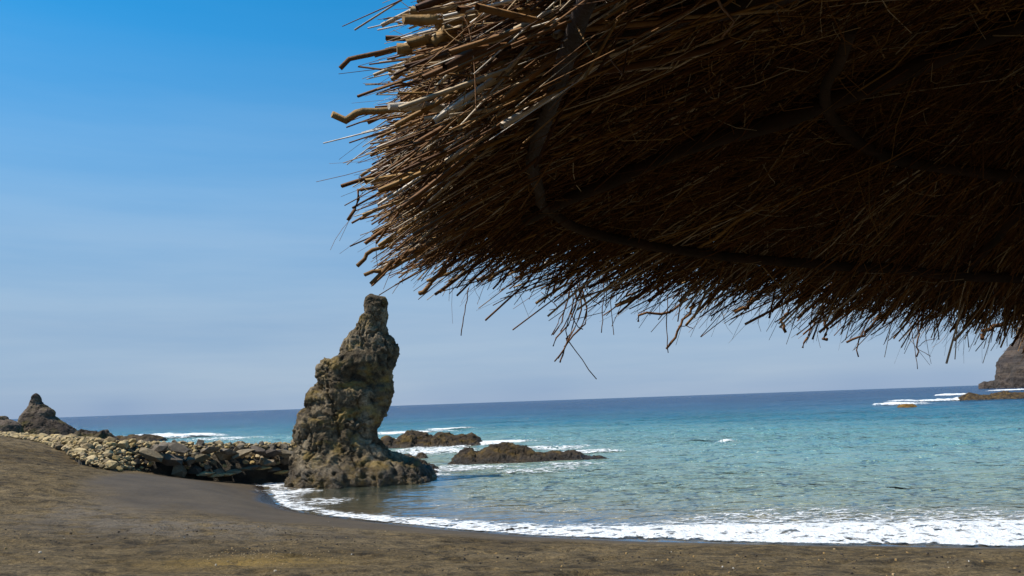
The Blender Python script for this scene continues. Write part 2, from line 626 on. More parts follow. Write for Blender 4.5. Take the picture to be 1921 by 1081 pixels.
def wet_width(P):
    p3 = np.column_stack([P, np.zeros(len(P))])
    ww = interp(P[:, 0], [(-60, 0.3), (-20, 0.4), (-17.5, 3.5), (-14, 6.5), (-11, 6.0), (-8, 4.0), (-4, 2.6), (0, 1.9), (5, 1.0), (12, 0.7), (60, 0.7)])
    return ww * (1 + 0.22 * fbm(p3 * 0.35, 3, 0.5, 21)) + 0.1


def axis(segs):
    out = []
    for a, b, s in segs:
        out.append(np.arange(a, b, s))
    out.append([segs[-1][1]])
    return np.concatenate(out)


# the bank of stones: foot and crest lines; the sand is heaped up to its foot
foot_px = [(-150, 806, 3.0), (0, 818, 2.55), (60, 824, 2.35), (110, 840, 2.1), (150, 862, 1.75), (200, 880, 1.35), (260, 886, 0.95), (350, 889, 0.72), (450, 894, 0.45), (560, 897, 0.15)]
crest_px = [(-150, 803), (0, 814), (60, 818), (110, 821), (150, 824), (200, 828), (260, 831), (350, 833), (450, 834), (560, 833)]
FT = []
for (px, py, zz_), (qx, qy) in zip(foot_px, crest_px):
    f = at_z(px, py, zz_)
    f[1] = min(f[1], 60)
    f = at_y(px, py, f[1])
    dy = 1.6 if px >= 250 else (2.2 + (250 - px) * 0.018)
    cpt = at_y(qx, qy, f[1] + dy)
    FT.append((f, cpt))
FA = np.array([a for a, b in FT]); CA = np.array([b for a, b in FT])
ss = np.linspace(0, 1, len(FT))
fz_ = beach_z(FA[:, :2], None, False)
K_ = np.exp(-((FA[:, None, 0] - FA[None, :, 0]) ** 2 + (FA[:, None, 1] - FA[None, :, 1]) ** 2) / (2 * 4.5 ** 2))
K_ = K_ / (0.35 + K_.sum(1, keepdims=True))
want = FA[:, 2] - 0.10 - fz_
rz_ = np.linalg.solve(K_.T @ K_ + 0.0005 * np.eye(len(FA)), K_.T @ want)
FOOT_FIX = [(f[0], f[1], q) for f, q in zip(FA, rz_)]

gx = axis([(-400, -120, 28), (-120, -50, 4), (-50, -36, 0.5), (-36, 16, 0.14), (16, 30, 0.5), (30, 120, 5), (120, 400, 28)])
gy = axis([(-140, -20, 10), (-20, 6, 1.0), (6, 42, 0.14), (42, 56, 0.4), (56, 110, 3)])
X, Y = np.meshgrid(gx, gy, indexing='ij')
P = np.column_stack([X.ravel(), Y.ravel()])
d = shore_d(P)
z = beach_z(P, d)
wet = 1 - sstep(-0.9, 1.1, d - wet_width(P) + 0.9 * fbm(np.column_stack([P * 0.9, np.zeros(len(P))]), 4, 0.6, 61))
soak = 1 - sstep(0.15, 0.75, d - 0.25 * vnoise(np.column_stack([P * 0.7, np.zeros(len(P))]), 3))
inl = np.exp(-(((P[:, 0] + 12.9) / 2.0) ** 2 + ((P[:, 1] - 39.6) / 1.5) ** 2))
soak = np.maximum(soak, sstep(0.35, 0.7, inl))
sc_ = at_z(470, 1040, 1.2)
e = ((P[:, 0] - sc_[0]) / 1.35) ** 2 + ((P[:, 1] - sc_[1]) / 0.75) ** 2
straw = np.exp(-e * 0.9)
gc = at_z(330, 962, 1.2)
e = ((P[:, 0] - gc[0] + 0.25 * (P[:, 1] - gc[1])) / 3.4) ** 2 + ((P[:, 1] - gc[1]) / 2.2) ** 2
grey = np.exp(-e * 0.8)
gc = at_z(170, 915, 1.6)
e = ((P[:, 0] - gc[0]) / 1.2) ** 2 + ((P[:, 1] - gc[1]) / 2.5) ** 2
grey = np.maximum(grey, np.exp(-e))
me = make_mesh('beach', np.column_stack([P, z]), grid_faces(len(gx), len(gy)), True,
               {'shore': d, 'wet': wet, 'soak': soak, 'straw': straw, 'grey': grey})
link('beach', me, M_SAND, kind='structure', label='dark volcanic sand beach sloping to the surf')

# ------------------------------------------------------------------ sea
ny, nx = 470, 440
ys = np.concatenate([np.geomspace(9.0, 4000.0, ny - 6), np.geomspace(5500, 40000, 6)])
s_ = np.linspace(-1.35, 1.35, nx)
S, YY = np.meshgrid(s_, ys)
XX = S * (YY * 0.9 + 18)
P = np.column_stack([XX.ravel(), YY.ravel()])
d = shore_d(P)
o_ = np.clip(-d, 0, None)


def sea_z(P, o_):
    """small chop, dying out at the water's edge and where the mesh gets coarse"""
    far = 1 / (1 + (P[:, 1] / 260.0) ** 2)
    amp = sstep(3.0, 34.0, o_) * far
    p3 = np.column_stack([P, np.zeros(len(P))])
    q = p3 * np.array([0.30, 0.75, 1])
    z = 0.24 * fbm(q, 4, 0.58, 31, True) * amp + 0.05 * fbm(p3 * np.array([0.9, 2.0, 1]), 3, 0.5, 33) * sstep(0, 5, o_) * far
    z = z + 0.10 * np.sin(P[:, 1] * 0.42 + 1.2 * fbm(p3 * 0.06, 3, 0.5, 12) * 3) * amp
    # a low swell line rearing before the shore break on the right
    return z


z = sea_z(P, o_) + 0.012
z = np.where(d > 0.45, -0.4, z)
sp = at_z(670, 925, 0)[:2]
calm = 1 - 0.90 * np.exp(-(((P[:, 0] - sp[0]) / 4.0) ** 4 + ((P[:, 1] - sp[1]) / 7.5) ** 4))
calm = calm * (0.35 + 0.65 * sstep(0, 6, o_))
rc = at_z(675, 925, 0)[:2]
stack_reflection = np.exp(-(((P[:, 0] - rc[0]) / 2.6) ** 2 + ((P[:, 1] - rc[1]) / 6.5) ** 2) * 0.8)  # where the painted reflection of the stack lies
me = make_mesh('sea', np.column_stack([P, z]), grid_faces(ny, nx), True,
               {'offshore': np.log10(np.clip(o_, 1, None)), 'calm': calm, 'stack_reflection': stack_reflection})
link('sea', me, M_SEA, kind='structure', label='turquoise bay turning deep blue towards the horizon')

# ------------------------------------------------------------------ foam


def foam_sheet(P, den, lift, z0=None):
    dd = shore_d(P)
    zz = sea_z(P, np.clip(-dd, 0, None)) + 0.012
    zz = np.maximum(zz, beach_z(P, dd, False) + 0.012)
    p3 = np.column_stack([P, np.zeros(len(P))])
    lump = 0.5 + 0.5 * fbm(p3 * np.array([0.9, 1.5, 1]), 5, 0.62, 77)
    return np.column_stack([P, zz + 0.02 + lift * np.clip(den, 0, 1) * (0.35 + lump)])


# shore break: strip that follows the water's edge
ch = SHORE[7:-2]
seg = np.linalg.norm(np.diff(ch, axis=0), axis=1)
cl = np.concatenate([[0], np.cumsum(seg)])
us = np.arange(0, cl[-1], 0.09)
cx = np.interp(us, cl, ch[:, 0])
cy = np.interp(us, cl, ch[:, 1])
ker = np.hanning(21); ker /= ker.sum()
cxs = np.convolve(np.pad(cx, 10, 'edge'), ker, 'valid')
cys = np.convolve(np.pad(cy, 10, 'edge'), ker, 'valid')
tx, ty = np.gradient(cxs), np.gradient(cys)
tl = np.hypot(tx, ty)
nxn, nyn = -ty / tl, tx / tl                 # towards the sea
vs = np.linspace(-0.5, 8.5, 110)
PX = cxs[:, None] + nxn[:, None] * vs[None, :]
PY = cys[:, None] + nyn[:, None] * vs[None, :]
P = np.column_stack([PX.ravel(), PY.ravel()])
xx = np.repeat(cxs, len(vs))
vv = np.tile(vs, len(us))
uu = np.repeat(us, len(vs))
p1 = np.column_stack([uu * 0.55, np.zeros(len(uu)), np.zeros(len(uu))])
front = -0.05 + 0.28 * fbm(p1, 4, 0.55, 51)
core = interp(xx, [(-12, 0.55), (-8, 0.35), (-4, 0.7), (-1, 1.0), (1, 1.3), (4, 1.8), (8, 2.3), (14, 2.5), (40, 2.5)]) * (1 + 0.3 * fbm(p1 * 0.8, 3, 0.5, 53))
tail = interp(xx, [(-12, 1.2), (-8, 0.6), (-4, 0.5), (0, 0.8), (3, 2.0), (5, 4.6), (9, 4.8), (14, 3.6), (40, 3.8)])
solid = interp(xx, [(-12, 0.62), (-8, 0.60), (-3, 0.68), (0, 0.64), (3, 0.76), (12, 0.76), (40, 0.74)])
den = sstep(0, 0.10, vv - front) * (1 - sstep(0, 1, (vv - core) / np.maximum(0.5, 0.25 * core)))
den = den * solid
lac = (0.50 - 0.22 * sstep(0, 1, (vv - core) / tail)) * sstep(0, 0.3, vv - front) * (1 - sstep(0.75, 1.15, (vv - core) / tail))
den = np.maximum(den, lac)
lift = interp(xx, [(-12, 0.02), (-6, 0.03), (0, 0.07), (4, 0.20), (9, 0.30), (40, 0.3)])
prof = np.exp(-((vv - 0.75 * core) / (0.55 * core + 0.15)) ** 2)
V = foam_sheet(P, den * prof, lift)
me = make_mesh('surf_foam', V, grid_faces(len(us), len(vs)), True, {'foaminess': den})
link('surf_foam', me, M_FOAM, kind='stuff', label='white lacy shore break along the dark sand', cat='foam')


def foam_patch(name, label, spots, lift=0.12, res=0.14):
    """spots: (centre pixel, half width m, half depth m, density)"""
    Vs, Fs, Ds, n0 = [], [], [], 0
    for (px, py, rw, rd, dn) in spots:
        c0 = at_z(px, py, 0)[:2]
        r_ = max(res, c0[1] * 0.004)
        nu, nv = int(2 * rw / r_) + 8, int(2 * rd / r_) + 8
        nu, nv = min(nu, 260), min(nv, 140)
        A, B = np.meshgrid(np.linspace(-1, 1, nu), np.linspace(-1, 1, nv), indexing='ij')
        P = np.column_stack([(c0[0] + A * rw).ravel(), (c0[1] + B * rd).ravel()])
        rr = np.hypot(A, B).ravel()
        p3 = np.column_stack([P, np.zeros(len(P))])
        dd = dn * (1 - sstep(0.25, 1.0, rr + 0.35 * fbm(p3 * 0.5, 3, 0.5, 71))) * (rr < 0.99)
        Vs.append(foam_sheet(P, dd, lift))
        Fs.append(grid_faces(nu, nv) + n0)
        Ds.append(dd)
        n0 += len(P)
    me = make_mesh(name, np.vstack(Vs), np.vstack(Fs), True, {'foaminess': np.concatenate(Ds)})
    return link(name, me, M_FOAM, kind='stuff', label=label, cat='foam')


foam_patch('breaker_foam', 'white water breaking around the two reefs beside the sea stack',
           [(770, 812, 7, 4.5, 1.0), (735, 828, 3.5, 6, 0.8), (850, 806, 4.5, 3.5, 0.95), (800, 848, 5.5, 7, 0.62), (930, 833, 3.5, 6, 0.85),
            (1010, 842, 5, 3, 0.55), (870, 880, 4.6, 4.5, 0.48), (1000, 884, 5.0, 3.2, 0.42), (1100, 852, 3.4, 2.2, 0.6), (1080, 872, 3.5, 2.5, 0.45),
            (790, 895, 2.2, 2.0, 0.5), (960, 828, 4, 4, 0.4)], 0.10)
foam_patch('breaker_foam', 'white water breaking behind the stone bank on the left',
           [(340, 822, 9, 9, 1.0), (240, 826, 6, 5, 0.95), (420, 827, 7, 6, 0.5), (290, 818.5, 6, 7, 0.7)], 0.45, 0.3)
foam_patch('breaker_foam', 'long white wave crest at the golden half-sunken rock',
           [(1690, 760, 7, 6, 1.0), (1765, 753, 12, 5, 1.0), (1690, 754, 6, 4, 0.85), (1365, 834, 1.2, 0.9, 0.6)], 0.5, 0.3)
foam_patch('breaker_foam', 'white water around the dark reef before the headland',
           [(1790, 743, 8, 10, 1.1), (1870, 748, 16, 5, 1.0), (1900, 733, 18, 14, 1.0), (1850, 721.5, 16, 80, 1.0), (1905, 724, 22, 70, 1.0)], 0.8, 0.5)
foam_patch('breaker_foam', 'thin white wash at the foot of the sea stack',
           [(570, 905, 1.2, 0.9, 0.7), (530, 910, 1.6, 1.4, 0.6), (545, 925, 2.2, 2.4, 0.55), (600, 945, 2.0, 2.2, 0.45)], 0.03, 0.08)

# ------------------------------------------------------------------ rocks


def facets(P, seed):
    """broken planes: every cell has its own height and tilt"""
    f = np.floor(P)
    d1 = np.full(P.shape[:-1], 9.0)
    h = np.zeros(P.shape[:-1])
    for a in (-1, 0, 1):
        for b in (-1, 0, 1):
            for c in (-1, 0, 1):
                q = f + np.array([a, b, c])
                r = [hash3(q[..., 0], q[..., 1], q[..., 2], seed + k) for k in (11, 23, 37, 51)]
                v = P - q - np.stack(r[:3], -1)
                d = np.sqrt((v * v).sum(-1))
                hh = (r[3] - 0.5) * 0.9 + v[..., 0] * (r[0] - 0.5) * 1.5 + v[..., 1] * (r[1] - 0.5) * 1.5 + v[..., 2] * (r[2] - 0.35) * 1.5
                m = d < d1
                d1 = np.where(m, d, d1)
                h = np.where(m, hh, h)
    return h


def crag(V, N, amp, scale, seed, fine=1.0, strata=1.0):
    Q = V / scale * np.array([1, 1, strata])
    warp = np.stack([fbm(Q * 0.9 + 31 * i, 4, 0.55, seed + 40 + i) for i in range(3)], -1)
    # scooped hollows between sharp edges, steep creases, small broken faces
    h = 0.45 * fbm(Q * 0.45, 3, 0.5, seed + 1)
    h = h + 0.85 * (fbm(Q * np.array([0.62, 0.62, 0.50]) + warp * 0.35, 6, 0.56, seed + 9, True) - 0.1)
    h = h + 0.20 * facets(Q * np.array([0.7, 0.7, 0.6]) + warp * 0.3, seed)
    h = h + 0.16 * fine * facets(Q * np.array([2.1, 2.1, 1.7]) + warp * 0.55, seed + 5)
    h = h + 0.08 * fine * facets(Q * np.array([5.2, 5.2, 4.4]) + warp * 0.9, seed + 7)
    cr = np.abs(fbm(Q * np.array([1.0, 1.0, 0.40]) + warp * 0.3, 4, 0.55, seed + 13))
    h = h - 0.42 * fine * (1 - sstep(0.0, 0.055, cr))         # cracks
    return V + N * (amp * h)[:, None]


def ring_normals(V, nr, na):
    G = V.reshape(nr, na, 3)
    du = np.roll(G, -1, 1) - np.roll(G, 1, 1)
    dv = np.gradient(G, axis=0)
    N = np.cross(du, dv).reshape(-1, 3)
    return N / np.maximum(np.linalg.norm(N, axis=1, keepdims=True), 1e-9)


def loft_rock(name, prof, Yc, ratio, mat, amp, scale, seed, nr=240, na=220, min_depth=0.3, ydrift=None, **tags):
    """prof: (py, left px, right px) from the top down"""
    rows = []
    for py, xl, xr in prof:
        a, b = at_y(xl, py, Yc), at_y(xr, py, Yc)
        rows.append(((a[0] + b[0]) / 2, abs(b[0] - a[0]) / 2, (a[2] + b[2]) / 2))
    rows = np.array(rows)
    zt = rows[:, 2]
    zz = np.linspace(zt[0], zt[-1], nr)
    order = np.argsort(zt)
    cxx = np.interp(zz, zt[order], rows[order, 0])
    hw = np.interp(zz, zt[order], rows[order, 1])
    dep = np.maximum(hw * ratio, np.minimum(min_depth, hw * 1.5))
    ang = np.linspace(0, 2 * math.pi, na, endpoint=False)
    ca, sa = np.cos(ang), np.sin(ang)
    sq = (np.abs(ca) ** 2.6 + np.abs(sa) ** 2.6) ** (-1 / 2.6)
    yo = 0 if ydrift is None else np.interp(zz, *ydrift)[:, None]
    V = np.stack([cxx[:, None] + hw[:, None] * ca * sq, Yc + yo + dep[:, None] * sa * sq, np.repeat(zz[:, None], na, 1)], -1).reshape(-1, 3)
    N = ring_normals(V, nr, na)
    cc = np.stack([np.repeat(cxx, na), np.full(nr * na, Yc), np.repeat(zz, na)], -1)
    if np.mean(np.sum(N * (V - cc), 1)) < 0:
        N = -N
    fadein = np.repeat(np.clip(hw / (1.6 * amp + 1e-6), 0.16, 1.0), na)[:, None]
    V2 = crag(V, N, amp, scale, seed)
    D_ = (V2 - V).reshape(nr, na, 3)
    for _ in range(0):
        D_ = 0.5 * D_ + 0.25 * (np.roll(D_, 1, 1) + np.roll(D_, -1, 1))
        Dp = np.concatenate([D_[:1], D_, D_[-1:]], 0)
        D_ = 0.5 * D_ + 0.25 * (Dp[:-2] + Dp[2:])
    V2 = V + D_.reshape(-1, 3)
    V = V + (V2 - V) * fadein
    top = np.mean(V[:na], 0) + np.array([0, 0, 0.05 * amp])
    Vx = np.vstack([V, top])
    F = grid_faces(nr, na, True)
    j = np.arange(na)
    cap = np.stack([np.full(na, len(V)), j, (j + 1) % na, np.full(na, len(V))], -1)
    me = bpy.data.meshes.new(name)
    tri = np.vstack([F[:, [0, 1, 2]], F[:, [0, 2, 3]], cap[:, :3]])
    me = make_mesh(name, Vx, tri, True)
    return link(name, me, mat, **tags)


ZS = 1081 / 400.0
STACK = [(60, 524, 538), (70, 514, 552), (80, 508, 574), (92, 504, 596), (112, 501, 604), (130, 499, 598), (150, 497, 602), (200, 470, 598), (240, 437, 596), (275, 414, 602), (300, 392, 632),
         (340, 386, 646), (372, 378, 642), (386, 322, 636), (400, 294, 632), (430, 284, 624), (470, 276, 614), (510, 282, 610), (545, 288, 626), (558, 250, 628),
         (590, 230, 612), (625, 236, 604), (660, 205, 588), (700, 175, 572), (740, 146, 552), (770, 136, 552), (800, 140, 570), (830, 145, 592),
         (860, 148, 614), (885, 140, 640), (910, 134, 680), (935, 128, 752), (965, 124, 820), (1000, 115, 850), (1060, 90, 870)]
STACK = [(530 + zy / ZS, 500 + a / ZS, 500 + b / ZS) for zy, a, b in STACK]
loft_rock('sea_stack', STACK, 38.0, 0.62, M_STACK, 0.47, 1.1, 3, 300, 280, 0.5, label='tall leaning brown sea stack with a narrow crooked top', cat='sea stack')


def reef_rock(name, tops, base_py, Ymid, half_depth, mat, amp, scale, seed, res=0.07, front_flat=0.0, **tags):
    """tops: (px, py of the skyline); heightfield ridge on the water with real depth"""
    yb = Ymid
    pts = [at_y(px, py, yb) for px, py in tops]
    xs = np.array([p[0] for p in pts]); zs = np.array([p[2] for p in pts])
    x0, x1 = xs[0] - 0.25 * half_depth, xs[-1] + 0.25 * half_depth
    nu = int(np.clip((x1 - x0) / res, 50, 260)); nv = int(np.clip(2 * half_depth / res, 30, 110))
    U, W = np.meshgrid(np.linspace(x0, x1, nu), np.linspace(-1, 1, nv), indexing='ij')
    topz = np.interp(U, xs, zs, left=-0.3, right=-0.3)
    wob = 0.35 * fbm(np.stack([U / (scale * 2), np.zeros_like(U), np.zeros_like(U)], -1), 3, 0.5, seed + 3)
    T = W + wob * (1 - W * W)
    sh = np.where(T > 0, 1 - np.abs(T) ** 2.2, (1 - np.abs(T) ** 1.7))
    Z = -0.45 + (topz + 0.45) * np.clip(sh, 0, 1)
    V = np.stack([U, yb + W * half_depth, Z], -1).reshape(-1, 3)
    G = V.reshape(nu, nv, 3)
    N = np.cross(np.gradient(G, axis=0), np.gradient(G, axis=1)).reshape(-1, 3)
    N /= np.maximum(np.linalg.norm(N, axis=1, keepdims=True), 1e-9)
    edge = (1 - np.abs(W.ravel()) ** 4)[:, None]
    V = V + (crag(V, N, amp, scale, seed, 1.2) - V) * edge
    V[:, 2] -= amp * 0.30
    me = make_mesh(name, V, grid_faces(nu, nv), True)
    return link(name, me, mat, **tags)


reef_rock('reef', [(708, 832), (716, 822), (730, 818), (742, 822), (752, 812), (766, 806), (785, 810), (800, 813), (812, 819), (822, 811), (838, 812), (852, 813), (868, 812), (885, 815), (896, 822), (903, 830)],
          838, 67.0, 3.2, M_REEF, 0.38, 1.0, 15, 0.06, label='dark reef in white water just right of the sea stack', cat='reef')
reef_rock('reef', [(848, 858), (862, 850), (872, 842), (884, 840), (894, 849), (906, 845), (922, 837), (944, 833), (968, 835), (990, 840), (1005, 846), (1030, 846), (1055, 848), (1078, 846), (1095, 852), (1120, 856), (1145, 858), (1162, 864)],
          866, 48.0, 2.0, M_REEF, 0.28, 0.85, 27, 0.05, label='long low brown reef lying out in the turquoise water', cat='reef')
reef_rock('reef_boulder', [(760, 868), (764, 860), (774, 858), (786, 862), (800, 867), (815, 870), (822, 876)], 876, 43.5, 0.9, M_REEF, 0.25, 0.6, 33, 0.04,
          label='small brown rock at the waterline beside the sea stack foot', cat='rock')
reef_rock('reef_boulder', [(780, 856), (784, 850), (792, 848), (798, 851), (801, 856)], 856, 53.0, 0.5, M_REEF, 0.12, 0.5, 35, 0.03,
          label='tiny round dark rock alone in the foam near the stack', cat='rock')
reef_rock('reef_boulder', [(752, 856), (758, 851), (768, 850), (776, 855)], 856, 54.0, 0.5, M_REEF, 0.12, 0.5, 36, 0.03,
          label='tiny flat ochre rock awash in foam between stack and reef', cat='rock')
reef_rock('reef_boulder', [(790, 884), (798, 876), (808, 878), (820, 884)], 884, 41.0, 0.6, M_REEF, 0.16, 0.5, 38, 0.03,
          label='low wet rock at the right tip of the stack foot', cat='rock')
reef_rock('reef_boulder', [(946, 998), (951, 993), (960, 990), (968, 993), (974, 998)], 998, 22.4, 0.22, M_REEF, 0.07, 0.25, 39, 0.015,
          label='small dark stone lying in the edge of the surf', cat='rock')
# right-hand side
reef_rock('reef', [(1806, 746), (1812, 740), (1822, 737), (1838, 739), (1850, 742), (1864, 739), (1880, 735), (1898, 738), (1916, 737), (1940, 737), (1965, 741), (1985, 747)],
          747, 190.0, 7.0, M_REEF, 0.7, 2.0, 41, 0.14, label='low black reef near the right edge below the headland', cat='reef')
reef_rock('reef_boulder', [(1686, 760), (1691, 758.5), (1702, 757), (1712, 757.5), (1718, 760)], 760, 143.0, 1.1, M_GOLD, 0.12, 0.8, 43, 0.06,
          label='golden brown rock half sunk in a line of foam', cat='rock')
# left-hand side, beyond the stone bank
ZL = 1682 / 280.0
HORN = [(228, 400, 412), (245, 380, 425), (290, 352, 450), (340, 325, 468), (390, 310, 530), (420, 290, 575), (455, 270, 606), (480, 255, 600), (495, 250, 602),
        (530, 242, 660), (570, 242, 720), (610, 252, 770), (650, 268, 815), (700, 285, 850), (745, 280, 880), (790, 270, 900)]
HORN = [(700 + zy / ZL, a / ZL, b / ZL) for zy, a, b in HORN]
loft_rock('horn_rock', HORN, 96.0, 0.7, M_FAR, 0.24, 1.3, 61, 150, 150, 0.5, label='pointed horn-shaped grey brown rock behind the pale stones', cat='rock')
LOW = [(486, 5, 45), (500, -10, 62), (530, -60, 90), (560, -120, 170), (590, -160, 225), (640, -190, 240), (720, -210, 250), (790, -220, 260)]
LOW = [(700 + zy / ZL, a / ZL, b / ZL) for zy, a, b in LOW]
loft_rock('low_rock', LOW, 92.0, 0.7, M_FAR, 0.28, 1.4, 67, 110, 130, 0.5, label='low rounded purple brown rock at the left picture edge', cat='rock')
reef_rock('flat_rock', [(136, 822), (146, 812), (152, 805), (158, 801), (164, 806), (175, 808), (190, 807), (198, 811), (206, 816), (216, 820), (226, 824)], 824, 88.0, 3.0, M_FAR, 0.5, 1.6, 71, 0.1,
          label='flat brown slab rock right of the horn-shaped rock', cat='rock')
reef_rock('reef', [(208, 824), (224, 817), (245, 815), (262, 816), (282, 814), (292, 817), (304, 823)], 824, 104.0, 3.0, M_REEF, 0.4, 1.4, 73, 0.12,
          label='thin dark reef awash beyond the left end of the bank', cat='reef')

# headland on the right: stepped lava cliff running out of the picture
yh = 760.0
prof = [(1832, 721), (1842, 716), (1850, 717), (1862, 714), (1868, 700), (1874, 680), (1884, 662), (1900, 645), (1921, 628), (1960, 596), (2040, 545), (2180, 505), (2500, 470)]
pp = np.array([at_y(a + 4, b, yh) for a, b in prof])
nu, nv = 300, 120
uu = np.linspace(pp[0, 0], pp[-1, 0], nu) if False else np.interp(np.linspace(0, 1, nu) ** 1.7, [0, 1], [pp[0, 0], pp[-1, 0]])
T = np.linspace(0, 1, nv)
U, TT = np.meshgrid(uu, T, indexing='ij')
H = np.interp(U, pp[:, 0], pp[:, 2])
half = 4 + 1.1 * H
yc = yh + 0.0 * U
a = TT * math.pi
stepz = 1 - np.abs(np.cos(a)) ** 3.2
V = np.stack([U + 0.66 * (yc - half * np.cos(a) - yh), yc - half * np.cos(a), -3 + (H + 3) * stepz ** 0.62], -1).reshape(-1, 3)
G = V.reshape(nu, nv, 3)
N = np.cross(np.gradient(G, axis=0), np.gradient(G, axis=1)).reshape(-1, 3)
N /= np.maximum(np.linalg.norm(N, axis=1, keepdims=True), 1e-9)
hh = np.clip(H.ravel() / 18, 0.15, 1)[:, None]
V2 = crag(V, N, 3.4, 10.0, 81, 1.0, 1.8)
band = fbm(V * np.array([0.006, 0.006, 0.11]), 4, 0.6, 88)
V = V + (V2 - V) * hh + N * (1.6 * band[:, None]) * hh
me = make_mesh('headland', V, grid_faces(nu, nv), True)
link('headland', me, M_HEAD, kind='structure', label='dark layered cliff headland at the right edge')

# ------------------------------------------------------------------ bank of stones
# foot line, crest line (front) in plan, crest height
def bank_pt(s, t):
    """s along the bank (0 far left .. 1 at the stack), t 0 foot .. 1 crest .. 2 seaward foot"""
    s = np.asarray(s, float); t = np.asarray(t, float)
    f = np.stack([np.interp(s, ss, FA[:, i]) for i in range(3)], -1)
    c = np.stack([np.interp(s, ss, CA[:, i]) for i in range(3)], -1)
    wall = sstep(0.62, 0.72, s)
    tt = np.clip(t, 0, 1)
    th = tt[..., None] ** (1 + 1.2 * wall[..., None])      # plan advance: the wall part is steep
    tv = np.stack([tt, tt, tt ** (1 - 0.25 * wall)], -1)
    p = f + (c - f) * np.concatenate([th, th, tv[..., 2:]], -1)
    back = np.clip(t - 1, 0, 1)
    p[..., 1] += back * 5.5
    p[..., 2] -= (back ** 1.6) * (c[..., 2] + 0.6)
    return p


nu, nv = 260, 60
SS, TT = np.meshgrid(np.linspace(0, 1, nu), np.linspace(-0.05, 2, nv), indexing='ij')
V = bank_pt(SS.ravel(), np.clip(TT.ravel(), 0, 2))
inset = 0.20 + 0.25 * sstep(0.62, 0.72, SS.ravel())
V[:, 1] += inset
V[:, 2] -= 0.10
V[:, 2] -= 0.6 * (TT.ravel() < 0)
Vc = V + np.column_stack([np.zeros(len(V)), 0.25 * fbm(V * 0.9, 4, 0.5, 91), 0.10 * fbm(V * 1.1, 4, 0.5, 92)])
me = make_mesh('stone_bank', Vc, grid_faces(nu, nv), True)
bank = link('stone_bank', me, M_CORE, label='bank of pale cobbles and dark blocks running left from the sea stack', cat='stone bank')


def hull_mesh(name, rng, n, squash):
    import bmesh
    pts = rng.normal(size=(n, 3))
    pts /= np.linalg.norm(pts, axis=1, keepdims=True)
    pts *= np.array(squash) * (0.5 * rng.uniform(0.82, 1.08, (n, 1)))
    bm = bmesh.new()
    for p in pts:
        bm.verts.new(p)
    r = bmesh.ops.convex_hull(bm, input=bm.verts)
    junk = [g for g in r['geom_interior'] if isinstance(g, bmesh.types.BMVert)]
    if junk:
        bmesh.ops.delete(bm, geom=junk, context='VERTS')
    me = bpy.data.meshes.new(name)
    bm.to_mesh(me)
    bm.free()
    return me


rs = np.random.default_rng(11)
COB = [hull_mesh('stone', rs, 22, (1, 0.8, 0.62)) for _ in range(14)]
BLK = [hull_mesh('stone', rs, 13, (1.05, 0.9, 0.72)) for _ in range(14)]
for m in COB: m.materials.append(M_COBBLE)
for m in BLK: m.materials.append(M_BLOCK)

spots = []       # position, size, kind
def rand_rot():
    return Matrix.Rotation(rs.uniform(0, 6.28), 3, 'Z') @ Matrix.Rotation(rs.uniform(-0.5, 0.5), 3, 'X') @ Matrix.Rotation(rs.uniform(-0.4, 0.4), 3, 'Y')

cand = []
tries = 0
CP, CS = np.zeros((1600, 3)), np.zeros(1600)
while len(cand) < 1500 and tries < 20000:
    tries += 1
    s = rs.uniform(0.1, 1.0)
    t = rs.uniform(0.0, 1.35)
    isw = s > 0.665 + 0.02 * rs.normal()
    top = t > 0.86
    p = bank_pt(np.array(s), np.array(t))
    if isw and not top:
        size = rs.uniform(0.45, 1.0) if rs.random() < 0.55 else rs.uniform(0.22, 0.45)
        kind = 'b'
        # hollows under the ledges
        if t < 0.42 and (0.675 < s < 0.755) : continue
        if t < 0.30 and (0.86 < s < 0.97): continue
        if rs.random() < 0.10: continue
    else:
        size = abs(rs.normal(0.17, 0.17)) + 0.13
        kind = 'c' if (not isw or rs.random() < 0.6) else 'b'
        size = min(size, 0.75)
        if isw: size *= 0.9
    ok = True
    nc = len(cand)
    if nc:
        dq = CP[:nc] - p
        if np.any((dq * dq).sum(1) < (0.40 * (size + CS[:nc])) ** 2):
            ok = False
    if ok:
        CP[nc] = p
        CS[nc] = size
        cand.append((p, size, kind, s))
# hand-set stones: the big pale boulder, the slanting ledge slabs and the ochre shelf
def at_bank(px, py, dy=0.0):
    dpy = np.interp(px, [a for a, b, c in foot_px], FA[:, 1])
    return at_y(px, py, dpy + dy)
special = [(at_bank(207, 872, 0.1), 0.80, 'c', (1.0, 0.7, 0.8), 0.1), (at_bank(150, 846, 1.2), 0.6, 'c', (1.2, 0.8, 0.8), 0.0)]
slabs = [(285, 853, 1.5, -0.42), (318, 862, 1.7, -0.22), (352, 867, 1.3, 0.18), (378, 860, 1.2, 0.22), (335, 842, 1.3, -0.5), (300, 843, 1.2, 0.3),
         (395, 842, 1.3, 0.1), (430, 846, 1.2, -0.2), (455, 851, 1.3, 0.35), (485, 846, 1.4, -0.25), (510, 851, 1.2, 0.15), (535, 851, 1.3, -0.2), (505, 868, 1.2, 0.05)]
for px, py, sz, tilt in slabs:
    special.append((at_bank(px, py, -0.15), sz, 'b', (0.85, 0.8, 0.50), tilt))
shelf = [(440, 885), (458, 880), (476, 877), (494, 878), (512, 881), (530, 886), (548, 889), (425, 890), (405, 892), (385, 889)]
for px, py in shelf:
    special.append((at_bank(px, py, -0.25), 0.75, 'c' if px % 4 else 'b', (1.25, 0.8, 0.42), 0.05))

